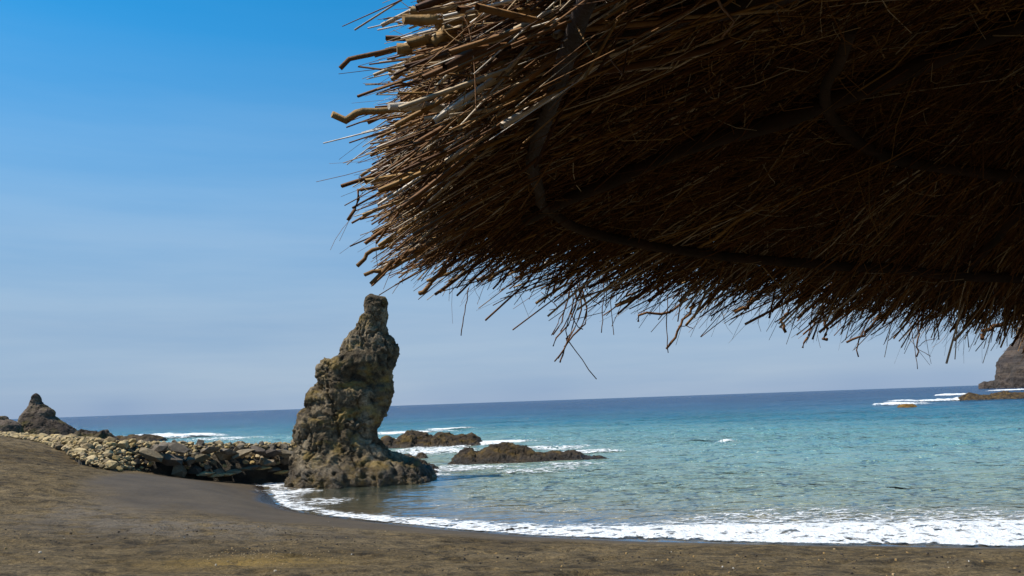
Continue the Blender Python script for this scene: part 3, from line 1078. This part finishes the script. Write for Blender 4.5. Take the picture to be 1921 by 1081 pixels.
# the 300 largest are parts of their own, the rest one joined part
order = sorted(range(len(cand)), key=lambda i: -cand[i][1])
n_obj = 300 - len(special)
joinV, joinF, joinT, n0 = [], [], [], 0
for (p, sz, kd, scl, tilt) in special:
    me = (COB if kd == 'c' else BLK)[rs.integers(14)]
    o = link('stone', me, None, parent=bank)
    o.matrix_world = Matrix.Translation(Vector(p)) @ (Matrix.Rotation(-tilt, 3, 'Y') @ Matrix.Rotation(rs.uniform(-0.15, 0.15), 3, 'X') @ Matrix.Diagonal(Vector(scl) * sz)).to_4x4()
for rank, i in enumerate(order):
    p, sz, kd, s = cand[i]
    me = (COB if kd == 'c' else BLK)[rs.integers(14)]
    q = p + np.array([0, -0.12 * sz, 0.08 * sz])
    Mx = Matrix.Translation(Vector(q)) @ (rand_rot() @ Matrix.Diagonal(Vector((sz, sz, sz)) * 1.12)).to_4x4()
    if rank < n_obj:
        o = link('stone', me, None, parent=bank)
        o.matrix_world = Mx
    else:
        me_ = COB[rs.integers(14)]
        co = np.empty(len(me_.vertices) * 3, np.float32); me_.vertices.foreach_get('co', co)
        co = co.reshape(-1, 3)
        Mn = np.array(Mx)
        joinV.append(co @ Mn[:3, :3].T + Mn[:3, 3])
        f = np.array([list(pl.vertices) for pl in me_.polygons], np.int32)
        joinF.append(f + n0)
        joinT.append(np.full(len(co), rs.random()))
        n0 += len(co)
if joinV:
    me = make_mesh('small_stones', np.vstack(joinV), np.vstack(joinF), False, {'tone': np.concatenate(joinT)})
    link('small_stones', me, M_COBBLE, parent=bank, kind='stuff')

# ------------------------------------------------------------------ litter on the sand
V0 = []; F0 = []; T0 = []; n0 = 0
lp = []
for i in range(36):
    px, py = rs.uniform(0, 1921), rs.uniform(900, 1081)
    lp.append((px, py, rs.uniform(0.012, 0.03), rs.random() * 0.5))
lp += [(75, 1037, 0.035, 0.2), (272, 973, 0.035, 0.1), (405, 1060, 0.025, 0.2), (1676, 1079, 0.04, 0.6), (1565, 1031, 0.035, 0.6)]
for i in range(160):
    px, py = rs.normal(470, 70), rs.normal(1040, 9)
    lp.append((px, py, rs.uniform(0.008, 0.02), rs.uniform(0.5, 0.75)))
for i in range(420):                       # wrack line and dark crumbs
    px = rs.uniform(0, 1921)
    base_ = np.interp(px, [0, 250, 450, 700, 1000, 1300, 1921], [1000, 985, 985, 1018, 1041, 1041, 1038])
    lp.append((px, base_ + abs(rs.normal(0, 22)) - 3, rs.uniform(0.010, 0.032), rs.choice([0.9, 0.95, 1.0, 1.0, 0.92, 0.7])))
RD = np.array([ray(a, min(b, 1085)) for a, b, c, e in lp])
ZL_ = np.ones(len(lp))
for _ in range(8):
    QL = EYE + RD * ((ZL_ - EYE[2]) / RD[:, 2])[:, None]
    ZL_ = beach_z(QL[:, :2])
DL = shore_d(QL[:, :2])
for (px, py, sz, tone), q, zz_, dd in zip(lp, QL, ZL_, DL):
    if dd < 0.9 or q[1] > 44:
        continue
    n = 8
    pts = np.array([[math.cos(a) * rs.uniform(0.7, 1.3), math.sin(a) * rs.uniform(0.4, 0.8), 0] for a in np.linspace(0, 6.28, 7)[:-1]])
    rot = rs.uniform(0, 3.14)
    Rm = np.array([[math.cos(rot), -math.sin(rot), 0], [math.sin(rot), math.cos(rot), 0], [0, 0, 1]])
    pts = (pts @ Rm.T) * sz
    body = np.vstack([pts + [q[0], q[1], zz_ - 0.01], pts * 0.75 + [q[0], q[1], zz_ + sz * 0.55], [[q[0], q[1], zz_ + sz * 0.7]]])
    V0.append(body)
    T0.append(np.full(len(body), tone))
    for j in range(6):
        F0.append([n0 + j, n0 + (j + 1) % 6, n0 + 6 + (j + 1) % 6])
        F0.append([n0 + j, n0 + 6 + (j + 1) % 6, n0 + 6 + j])
        F0.append([n0 + 6 + j, n0 + 6 + (j + 1) % 6, n0 + 12])
    n0 += len(body)
me = make_mesh('beach_litter', np.vstack(V0), np.array(F0), False, {'tone': np.concatenate(T0)})
link('beach_litter', me, M_LITTER, kind='stuff', label='shell bits, pebbles and dry straw scattered on the sand', cat='litter')

# ------------------------------------------------------------------ thatched sunshade
CEN = np.array([1.75, 1.55])
APEX = np.array([1.75, 1.55, 4.66])
RIM_PX = [(885, -40, 0.42), (848, 10, .42), (792, 120, .42), (738, 230, .42), (714, 330, .41), (724, 430, .40), (764, 484, .40), (860, 506, .39), (1000, 524, .37), (1200, 550, .33), (1500, 578, .27), (1700, 594, .235), (1921, 606, .2)]
rim = [at_z(a, b, 3.5 + h) for a, b, h in RIM_PX]
rim += [np.array(v) for v in [(2.75, 3.42, 3.70), (3.35, 3.0, 3.72), (3.75, 2.2, 3.76), (3.75, 1.2, 3.80), (3.3, 0.3, 3.85), (2.6, -0.25, 3.89), (1.7, -0.45, 3.91), (0.9, -0.25, 3.92), (0.35, 0.12, 3.92)]]
rim = np.array(rim)
ph = np.arctan2(rim[:, 1] - CEN[1], rim[:, 0] - CEN[0])
od = np.argsort(ph)
ph = ph[od]; rim = rim[od]
php = np.concatenate([ph - 2 * math.pi, ph, ph + 2 * math.pi])
rr_ = np.hypot(rim[:, 0] - CEN[0], rim[:, 1] - CEN[1])
rrp = np.tile(rr_, 3); rzp = np.tile(rim[:, 2], 3)


def roof(phi, t, up=0.0):
    """underside of the thatch: t 0 apex .. 1 rim"""
    r = np.interp(phi, php, rrp) * t
    z = APEX[2] + (np.interp(phi, php, rzp) - APEX[2]) * t + up
    return np.stack([CEN[0] + r * np.cos(phi), CEN[1] + r * np.sin(phi), z], -1)


def tubes(Pp, rad, S, phase=None):
    """Pp (N,K,3) paths, rad (N,K) -> verts, quads"""
    N_, K = rad.shape
    T_ = np.gradient(Pp, axis=1)
    T_ /= np.maximum(np.linalg.norm(T_, axis=-1, keepdims=True), 1e-9)
    ref = np.where(np.abs(T_[..., 2:]) > 0.9, np.array([1.0, 0, 0]), np.array([0, 0, 1.0]))
    A_ = np.cross(T_, ref); A_ /= np.maximum(np.linalg.norm(A_, axis=-1, keepdims=True), 1e-9)
    B_ = np.cross(T_, A_)
    an = np.arange(S) * 2 * math.pi / S
    V_ = Pp[:, :, None, :] + rad[:, :, None, None] * (A_[:, :, None, :] * np.cos(an)[:, None] + B_[:, :, None, :] * np.sin(an)[:, None])
    n_ = np.arange(N_)[:, None, None]; k_ = np.arange(K - 1)[None, :, None]; s_ = np.arange(S)[None, None, :]
    def idx(a, b): return n_ * K * S + (k_ + a) * S + (s_ + b) % S
    F_ = np.stack([idx(0, 0), idx(0, 1), idx(1, 1), idx(1, 0)], -1).reshape(-1, 4)
    return V_.reshape(-1, 3), F_


def solid_tube(name, pts, rad, S=6, tone=0.5, knob=0.0):
    """capped tube along pts as one small mesh"""
    pts = np.asarray(pts, float)[None]
    rad = np.asarray(rad, float)[None]
    V_, F_ = tubes(pts, rad, S)
    K = pts.shape[1]
    fl = [tuple(f) for f in F_.tolist()] + [tuple(range(S - 1, -1, -1)), tuple(range((K - 1) * S, K * S))]
    me = bpy.data.meshes.new(name)
    me.from_pydata(V_.tolist(), [], fl)
    for pl in me.polygons[:-2]:
        pl.use_smooth = True
    at = me.attributes.new('tone', 'FLOAT', 'POINT')
    at.data.foreach_set('value', np.full(len(V_), tone, np.float32))
    return me


shade = bpy.data.objects.new('thatched_sunshade', None)
shade.empty_display_size = 0.3
gz = float(beach_z(CEN[None, :])[0])
shade.location = (CEN[0], CEN[1], gz)
shade['label'] = 'round brushwood thatched sunshade hanging over the upper right of the picture'
shade['category'] = 'sunshade'
COL.objects.link(shade)
SH_INV = Matrix.Translation(-Vector((CEN[0], CEN[1], gz)))


def shade_part(name, me, mat, kind=None, label=None):
    o = link(name, me, mat, parent=shade, kind=kind, label=label)
    o.matrix_parent_inverse = SH_INV
    return o


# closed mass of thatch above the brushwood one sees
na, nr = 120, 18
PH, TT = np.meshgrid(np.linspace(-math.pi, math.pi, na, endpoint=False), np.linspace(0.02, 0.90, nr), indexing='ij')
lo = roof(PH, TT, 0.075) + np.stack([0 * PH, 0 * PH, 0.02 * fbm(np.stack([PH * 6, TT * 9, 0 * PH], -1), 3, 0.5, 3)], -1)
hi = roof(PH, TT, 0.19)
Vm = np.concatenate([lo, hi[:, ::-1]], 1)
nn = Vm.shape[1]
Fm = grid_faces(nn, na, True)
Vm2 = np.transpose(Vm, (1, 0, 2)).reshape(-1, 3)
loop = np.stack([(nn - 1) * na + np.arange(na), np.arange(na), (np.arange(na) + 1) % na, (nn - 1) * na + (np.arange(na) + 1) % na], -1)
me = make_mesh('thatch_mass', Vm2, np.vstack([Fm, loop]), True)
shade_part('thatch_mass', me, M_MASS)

rt = np.random.default_rng(23)
PH_A, PH_B = -2.75, -1.95 + 2 * math.pi     # whole way round


def sample_phi(n):
    vis = rt.uniform(0.95, 3.85, int(n * 0.86))         # the side one looks at
    rest = rt.uniform(3.85, 0.95 + 2 * math.pi, n - len(vis))
    a = np.concatenate([vis, rest])
    return (a + math.pi) % (2 * math.pi) - math.pi


def twigs(n, t1, length, up, rad, ang=0.05, curl=0.02, K=5, droop=0.0):
    """radial twigs ending at t1"""
    phi = sample_phi(n)
    R0 = np.interp(phi, php, rrp)
    slope = np.sqrt(R0 ** 2 + (APEX[2] - np.interp(phi, php, rzp)) ** 2)
    t0 = np.clip(t1 - length / slope, 0.03, None)
    kk = np.linspace(0, 1, K)[None, :]
    da = rt.normal(0, ang, n) / np.maximum(t1, 0.25)
    TTk = t0[:, None] + (t1 - t0)[:, None] * kk
    PHk = phi[:, None] + da[:, None] * (kk - 0.5) * (length[:, None])
    PHk = (PHk + math.pi) % (2 * math.pi) - math.pi
    P_ = roof(PHk, TTk, 0.0)
    wig = np.cumsum(rt.normal(0, 1, (n, K, 3)), 1) * curl
    wig -= wig[:, :1]
    P_ = P_ + wig
    bq = rt.normal(0, 1, (n, 1, 3)) * (0.09 * length)[:, None, None]
    P_ = P_ + bq * ((kk - 0.35) ** 2)[..., None]
    clump = fbm(np.stack([phi * 9, t1 * 5, 0 * phi], -1), 4, 0.55, 41)
    P_[..., 2] += (up + 0.075 * clump * (t1 < 0.93))[:, None]
    global CLUMP
    CLUMP = fbm(np.stack([phi * 16, t1 * 7, 0 * phi + 4], -1), 4, 0.6, 47)
    ov = np.clip(TTk - 0.90, 0, None)
    P_[..., 2] -= droop * ov + (rt.random(n)[:, None] ** 2) * ov * 0.5
    # pull back any twig whose end would stand out too far
    tip = P_[:, -1]
    rt_ = np.hypot(tip[:, 0] - CEN[0], tip[:, 1] - CEN[1]) / np.interp(np.arctan2(tip[:, 1] - CEN[1], tip[:, 0] - CEN[0]), php, rrp)
    over = np.clip(rt_ - 0.995 - 0.055 * rt.random(n) ** 1.4, 0, None) * 0.92
    P_ = P_ - (np.stack([np.cos(phi), np.sin(phi), 0 * phi], -1) * (over * R0)[:, None])[:, None, :]
    tap = np.where(rt.random(n)[:, None] < 0.55, 1.15 - 0.85 * kk, 0.85 + 0.3 * kk)   # some taper to a tip, some end in a cut butt
    rd = rad[:, None] * tap
    return P_, rd


def add_twig_part(name, P_, rd, S, tone):
    V_, F_ = tubes(P_, rd, S)
    me = make_mesh(name, V_, F_, True, {'tone': np.repeat(tone, P_.shape[1] * S)})
    return shade_part(name, me, M_TWIG, kind='stuff')


# inner courses: fine radial brush over the whole underside
n = 17000
t1 = 0.985 - 0.93 * rt.random(n) ** 1.1
P_, rd = twigs(n, t1, rt.uniform(0.25, 0.75, n), rt.uniform(-0.035, 0.075, n), rt.uniform(0.0010, 0.0022, n), 0.34, 0.024)
add_twig_part('fine_brush', P_, rd, 3, np.clip(rt.normal(0.27, 0.18, n) + 0.6 * CLUMP, 0, 0.95))
# rim course: sticks whose cut ends make the ragged edge
n = 16000
up = rt.uniform(-0.03, 0.16, n)
t1 = 0.985 + rt.normal(0, 0.017, n) - 0.25 * np.clip(up, 0, 1)
P_, rd = twigs(n, t1, rt.uniform(0.3, 0.8, n), up, 0.0010 + 0.0030 * rt.random(n) ** 3.5, 0.15, 0.019)
add_twig_part('rim_brush', P_, rd, 4, np.where(rt.random(n) < 0.22, rt.uniform(0.8, 1.0, n), np.clip(rt.normal(0.26, 0.2, n) + 0.8 * sstep(0.02, 0.12, up) * rt.random(n), 0, 1)))  # greyed wood; upper twigs also painted paler, as if sunlit
# feathery side shoots hanging from the underside
n = 16000
phi = sample_phi(n)
tt = 0.1 + 0.88 * np.sqrt(rt.random(n))
b0 = roof(phi, tt, rt.uniform(-0.035, 0.03, n))
out = np.stack([np.cos(phi), np.sin(phi), np.full(n, -0.25)], -1)
dirv = out + rt.normal(0, 0.55, (n, 3)) + np.array([0, 0, -0.12])
dirv /= np.linalg.norm(dirv, axis=1, keepdims=True)
Ln = rt.uniform(0.06, 0.30, n) * (1 - 0.78 * sstep(0.72, 0.98, tt))
bend = rt.normal(0, 0.42, (n, 3))
kk = np.linspace(0, 1, 5)
P_ = b0[:, None, :] + Ln[:, None, None] * (dirv[:, None, :] * kk[None, :, None] + bend[:, None, :] * (kk ** 2)[None, :, None])
ztop = roof(phi, tt, -0.06)[:, 2]
P_[..., 2] = np.maximum(P_[..., 2], ztop[:, None] - 0.02)
add_twig_part('side_shoots', P_, np.repeat(rt.uniform(0.0007, 0.0016, n)[:, None], 5, 1) * np.linspace(1, 0.5, 5), 3, np.clip(rt.normal(0.60, 0.22, n), 0, 0.95))
# crooked branches lying crosswise under the brush
for i in range(70):
    ph0 = rt.uniform(1.1, 3.7)
    t0 = rt.uniform(0.25, 0.92)
    p0 = roof(np.array((ph0 + math.pi) % (2 * math.pi) - math.pi), np.array(t0), -0.03)
    hd = ph0 + rt.normal(0, 0.75)
    K = 10
    hd = hd + np.cumsum(rt.normal(0, 0.16, K))
    st = rt.uniform(0.02, 0.055) * np.ones(K)
    xy = p0[:2] + np.cumsum(np.stack([np.cos(hd) * st, np.sin(hd) * st], -1), 0)
    rr0 = np.hypot(xy[:, 0] - CEN[0], xy[:, 1] - CEN[1])
    pp0 = np.arctan2(xy[:, 1] - CEN[1], xy[:, 0] - CEN[0])
    tt0 = rr0 / np.interp(pp0, php, rrp)
    if tt0.max() > 0.99:
        continue
    pts0 = roof(pp0, tt0, -0.035) + np.cumsum(rt.normal(0, 0.004, (K, 3)), 0)
    me = solid_tube('branch', pts0, np.linspace(1, 0.45, K) * rt.uniform(0.0014, 0.0040), 5, float(rt.uniform(0.25, 0.95)))
    shade_part('branch', me, M_TWIG)
# hair-fine ends hanging from the far edge
n = 240
phi = sample_phi(n)
b0 = roof(phi, rt.uniform(0.93, 1.02, n), -0.01)
dirv = np.stack([0.45 * np.cos(phi), 0.45 * np.sin(phi), -np.ones(n)], -1) + rt.normal(0, 0.45, (n, 3))
dirv[:, 2] = -np.abs(dirv[:, 2])
Ln = rt.uniform(0.03, 0.09, n)
bend = rt.normal(0, 0.4, (n, 3))
P_ = b0[:, None, :] + Ln[:, None, None] * (dirv[:, None, :] * kk[None, :, None] + bend[:, None, :] * (kk ** 2)[None, :, None])
add_twig_part('hanging_wisps', P_, np.repeat(rt.uniform(0.0006, 0.0013, n)[:, None], 5, 1) * np.linspace(1, 0.6, 5), 3, np.clip(rt.normal(0.4, 0.15, n), 0, 0.9))


# poles of the frame
def pole(name, ctrl, r0, r1, n=28, wob=0.012, seed=0, mat=M_POLE, S=9):
    ctrl = np.asarray(ctrl, float)
    cl_ = np.concatenate([[0], np.cumsum(np.linalg.norm(np.diff(ctrl, axis=0), axis=1))])
    q = np.linspace(0, cl_[-1], n)
    pts = np.stack([np.interp(q, cl_, ctrl[:, i]) for i in range(3)], -1)
    kz = np.array([0.25, 0.5, 0.25])
    for _ in range(3):
        for i in range(3):
            pts[1:-1, i] = np.convolve(pts[:, i], kz, 'valid')
    pts += wob * np.stack([fbm(np.stack([q * 4, q * 0 + i, q * 0], -1), 3, 0.5, seed + i) for i in range(3)], -1)
    rad = np.linspace(r0, r1, n) * (1 + 0.18 * fbm(np.stack([q * 9, q * 0, q * 0 + 5], -1), 3, 0.5, seed + 7))
    me = solid_tube(name, pts, rad, S, 0.3)
    return shade_part(name, me, mat)


def on_roof(px, py, drop):
    """point where the line of sight meets the underside of the thatch"""
    dv = ray(px, py)
    best, bk = None, 1e9
    for s in np.linspace(0.5, 6.0, 800):
        p = EYE + dv * s
        phi = math.atan2(p[1] - CEN[1], p[0] - CEN[0])
        r = math.hypot(p[0] - CEN[0], p[1] - CEN[1])
        R0 = float(np.interp(phi, php, rrp))
        zr = APEX[2] + (float(np.interp(phi, php, rzp)) - APEX[2]) * r / R0 - drop
        e_ = abs(p[2] - zr) + 0.02 * max(0, r / R0 - 1)
        if e_ < bk:
            bk, best = e_, p
    return best


ring = [on_roof(a, b, 0.085) for a, b in [(1120, -60), (1085, 40), (1040, 150), (1012, 250), (998, 330), (1012, 388), (1060, 418), (1140, 442), (1230, 464), (1330, 482), (1500, 498), (1700, 510), (1921, 520), (2150, 520)]]
pole('ring_pole', ring, 0.010, 0.019, 44, 0.016, 3)
ring2 = [on_roof(a, b, 0.085) for a, b in [(1600, 60), (1555, 150), (1560, 215), (1600, 270), (1680, 308), (1780, 322), (1921, 328), (2100, 330)]]
pole('ring_pole', ring2, 0.012, 0.018, 36, 0.014, 5)
raf = [on_roof(a, b, 0.075) for a, b in [(985, 408), (1090, 352), (1250, 292), (1440, 232), (1600, 170), (1800, 88), (1990, 10)]]
pole('rafter', raf, 0.016, 0.026, 36, 0.016, 19)
for a0, sd_, in ((1.95, 12), (3.5, 13), (1.25, 14), (0.4, 15), (-0.5, 16), (-1.3, 17), (-2.1, 18)):
    c0 = [roof(np.array(a0), np.array(t), -0.065) for t in np.linspace(0.03, 0.90, 6)]
    pole('rafter', c0, 0.022, 0.014, 26, 0.014, sd_)
pole('post', [(CEN[0], CEN[1], gz - 0.3), (CEN[0] + 0.02, CEN[1], 3.4), (CEN[0], CEN[1], APEX[2] - 0.02)], 0.075, 0.06, 24, 0.015, 31, M_POLE, 12)

# single sticks: 300 that show along the edge
n_big = 262
VAR = []
for i in range(16):
    K = 8
    zt_ = np.linspace(0, 1, K)
    bendx = rt.normal(0, 0.025) * zt_ ** 2 + np.cumsum(rt.normal(0, 0.009, K))
    bendy = rt.normal(0, 0.025) * zt_ ** 2 + np.cumsum(rt.normal(0, 0.009, K))
    bendx -= bendx[-1]
    bendy -= bendy[-1]
    thick = [0.0018, 0.0025, 0.0034, 0.0048][i % 4]
    rad = thick * (0.65 + 0.4 * zt_) * (1 + rt.normal(0, 0.12, K))
    VAR.append(solid_tube('stick', np.stack([bendx, bendy, zt_ * 0.6], -1), rad, 5, float(np.clip(rt.normal(0.62, 0.28), 0.15, 1))))
for me in VAR:
    me.materials.append(M_TWIG)
for i in range(n_big):
    if i < 150:
        phi = rt.uniform(2.45, 3.45)            # left end, seen close
        me = VAR[rt.integers(16)]
        sc = rt.uniform(0.7, 1.15)
    else:
        phi = rt.uniform(1.05, 2.6)             # far edge
        me = VAR[rt.integers(16)]
        sc = rt.uniform(1.0, 1.5)
    phi = (phi + math.pi) % (2 * math.pi) - math.pi
    up = rt.uniform(-0.03, 0.13)
    t_e = 0.975 + rt.normal(0.0, 0.018) + (0.006 if i >= 150 else -0.008) - 0.2 * max(up, 0)
    a_ = roof(np.array(phi), np.array(0.7), up)
    b_ = roof(np.array(phi + rt.normal(0, 0.045)), np.array(t_e), up - rt.random() ** 2 * 0.07)
    dv = Vector(b_ - a_).normalized()
    o = link('stick', me, None, parent=shade)
    o.matrix_parent_inverse = SH_INV
    q = dv.to_track_quat('Z', 'Y').to_matrix().to_4x4()
    o.matrix_basis = Matrix.Translation(Vector(b_)) @ q @ Matrix.Rotation(rt.uniform(0, 6.28), 4, 'Z') @ Matrix.Diagonal((sc, sc, rt.uniform(0.8, 1.1), 1)) @ Matrix.Translation((0, 0, -0.6))


def edge_path(pts, depth):
    return [at_y(a, b, depth) for a, b in pts]


# sticks one can name: (pixels, depth, radius, tone)
NAMED = [
    ([(800, 78), (755, 86), (700, 100), (660, 115), (635, 132)], 0.93, 0.0030, 0.30),
    ([(800, 200), (720, 207), (660, 213), (621, 217)], 1.10, 0.0052, 0.62),
    ([(900, 10), (820, 18), (757, 19)], 0.80, 0.0040, 0.7),
    ([(860, 60), (800, 78), (756, 88)], 0.86, 0.0068, 0.6),
    ([(900, 28), (830, 45), (780, 44)], 0.84, 0.0056, 0.6),
    ([(770, 340), (705, 350), (672, 355), (659, 385), (656, 412)], 1.32, 0.0030, 0.25),
    ([(850, 430), (780, 465), (720, 500), (692, 530)], 1.75, 0.0062, 0.4),
    ([(760, 440), (715, 460), (688, 475), (680, 500)], 1.70, 0.0045, 0.45),
    ([(800, 470), (740, 500), (682, 516)], 1.75, 0.0045, 0.5),
    ([(860, 480), (830, 515), (784, 552)], 2.1, 0.0062, 0.45),
    ([(1290, 560), (1250, 590), (1205, 585), (1192, 604)], 2.6, 0.0040, 0.3),
    ([(1305, 570), (1285, 598), (1268, 630), (1253, 652)], 2.6, 0.0040, 0.3),
    ([(1253, 552), (1250, 600), (1252, 662)], 2.6, 0.0016, 0.2),
    ([(1133, 530), (1131, 580), (1128, 625)], 2.6, 0.0016, 0.2),
    ([(880, 540), (872, 590), (864, 630)], 2.45, 0.0016, 0.2),
    ([(1075, 530), (1082, 570), (1070, 600), (1040, 640), (1037, 650)], 2.6, 0.0026, 0.2),
    ([(1090, 540), (1102, 575), (1095, 610), (1068, 635), (1050, 668), (1040, 678)], 2.6, 0.0026, 0.2),
    ([(1066, 632), (1060, 655), (1051, 680)], 2.6, 0.0028, 0.2),
    ([(1085, 560), (1065, 600), (1058, 630), (1075, 650), (1095, 682), (1118, 712)], 2.6, 0.0017, 0.2),
    ([(1070, 540), (1060, 580), (1045, 610), (1034, 630)], 2.6, 0.0018, 0.2),
    ([(1095, 548), (1080, 590), (1072, 620), (1062, 636)], 2.6, 0.0018, 0.2),
    ([(1078, 520), (1090, 560), (1085, 600), (1066, 640), (1048, 672)], 2.58, 0.0026, 0.2),
    ([(1072, 525), (1066, 565), (1056, 600), (1040, 628)], 2.62, 0.0024, 0.2),
    ([(1086, 530), (1100, 580), (1098, 606), (1078, 628), (1064, 640)], 2.64, 0.0022, 0.2),
    ([(1068, 530), (1076, 570), (1062, 604), (1052, 622)], 2.6, 0.0020, 0.2),
    ([(1096, 540), (1110, 562), (1124, 572)], 2.6, 0.0016, 0.2),
    ([(1080, 545), (1070, 590), (1080, 612), (1094, 618)], 2.62, 0.0018, 0.2),
    ([(1288, 585), (1300, 590), (1310, 588)], 2.6, 0.0014, 0.2),
    ([(1272, 612), (1288, 612), (1300, 617)], 2.6, 0.0014, 0.2),
    ([(1015, 548), (1030, 560), (1048, 578), (1030, 582)], 2.6, 0.0014, 0.2),
    ([(1722, 600), (1722, 640), (1721, 670)], 3.0, 0.0030, 0.2),
    ([(1706, 600), (1716, 650), (1721, 692)], 3.0, 0.0013, 0.2),
    ([(1722, 650), (1735, 640), (1754, 635)], 3.0, 0.0012, 0.2),
    ([(1722, 655), (1735, 662), (1746, 669)], 3.0, 0.0012, 0.2),
    ([(1650, 590), (1625, 625), (1600, 637), (1590, 642)], 2.95, 0.0045, 0.2),
    ([(1632, 590), (1615, 630), (1606, 648), (1608, 668)], 2.95, 0.0026, 0.2),
    ([(1545, 580), (1548, 615), (1553, 641)], 2.9, 0.0060, 0.2),
    ([(1535, 585), (1520, 620), (1505, 652)], 2.9, 0.0040, 0.25),
    ([(1480, 580), (1472, 600), (1470, 624)], 2.85, 0.0060, 0.25),
    ([(1440, 545), (1410, 565), (1381, 585)], 2.8, 0.0075, 0.35),
    ([(1890, 600), (1860, 618), (1842, 622), (1838, 638)], 3.1, 0.0075, 0.2),
    ([(1100, 5), (1060, 60), (1026, 116)], 0.95, 0.0036, 0.6),
    ([(1000, 10), (960, 60), (900, 105), (855, 130), (820, 165)], 0.86, 0.0024, 0.85),
    ([(980, 130), (890, 185), (810, 200), (735, 203)], 1.0, 0.0062, 0.95),
    ([(1060, 180), (1010, 235), (940, 270), (880, 296)], 1.18, 0.0040, 0.95),
    ([(920, 255), (850, 300), (760, 330), (700, 345)], 1.2, 0.0034, 0.9),
]
for i, (pts, dep, rad, tone) in enumerate(NAMED):
    c0 = np.array(edge_path(pts, dep))
    if i >= len(NAMED) - 5:                                   # loose sticks under the near edge lie on the brush
        c0 = np.array([on_roof(a, b, 0.03) for a, b in pts])
    cl_ = np.concatenate([[0], np.cumsum(np.linalg.norm(np.diff(c0, axis=0), axis=1))])
    m_ = 9
    q = np.linspace(0, cl_[-1], m_)
    pts3 = np.stack([np.interp(q, cl_, c0[:, j]) for j in range(3)], -1)
    pts3 += rad * 0.9 * rt.normal(0, 1, (m_, 3)) * np.array([1, 1, 0.6])
    me = solid_tube('stick', pts3, np.full(m_, rad) * (1 + rt.normal(0, 0.08, m_)), 5, tone)
    shade_part('stick', me, M_TWIG)
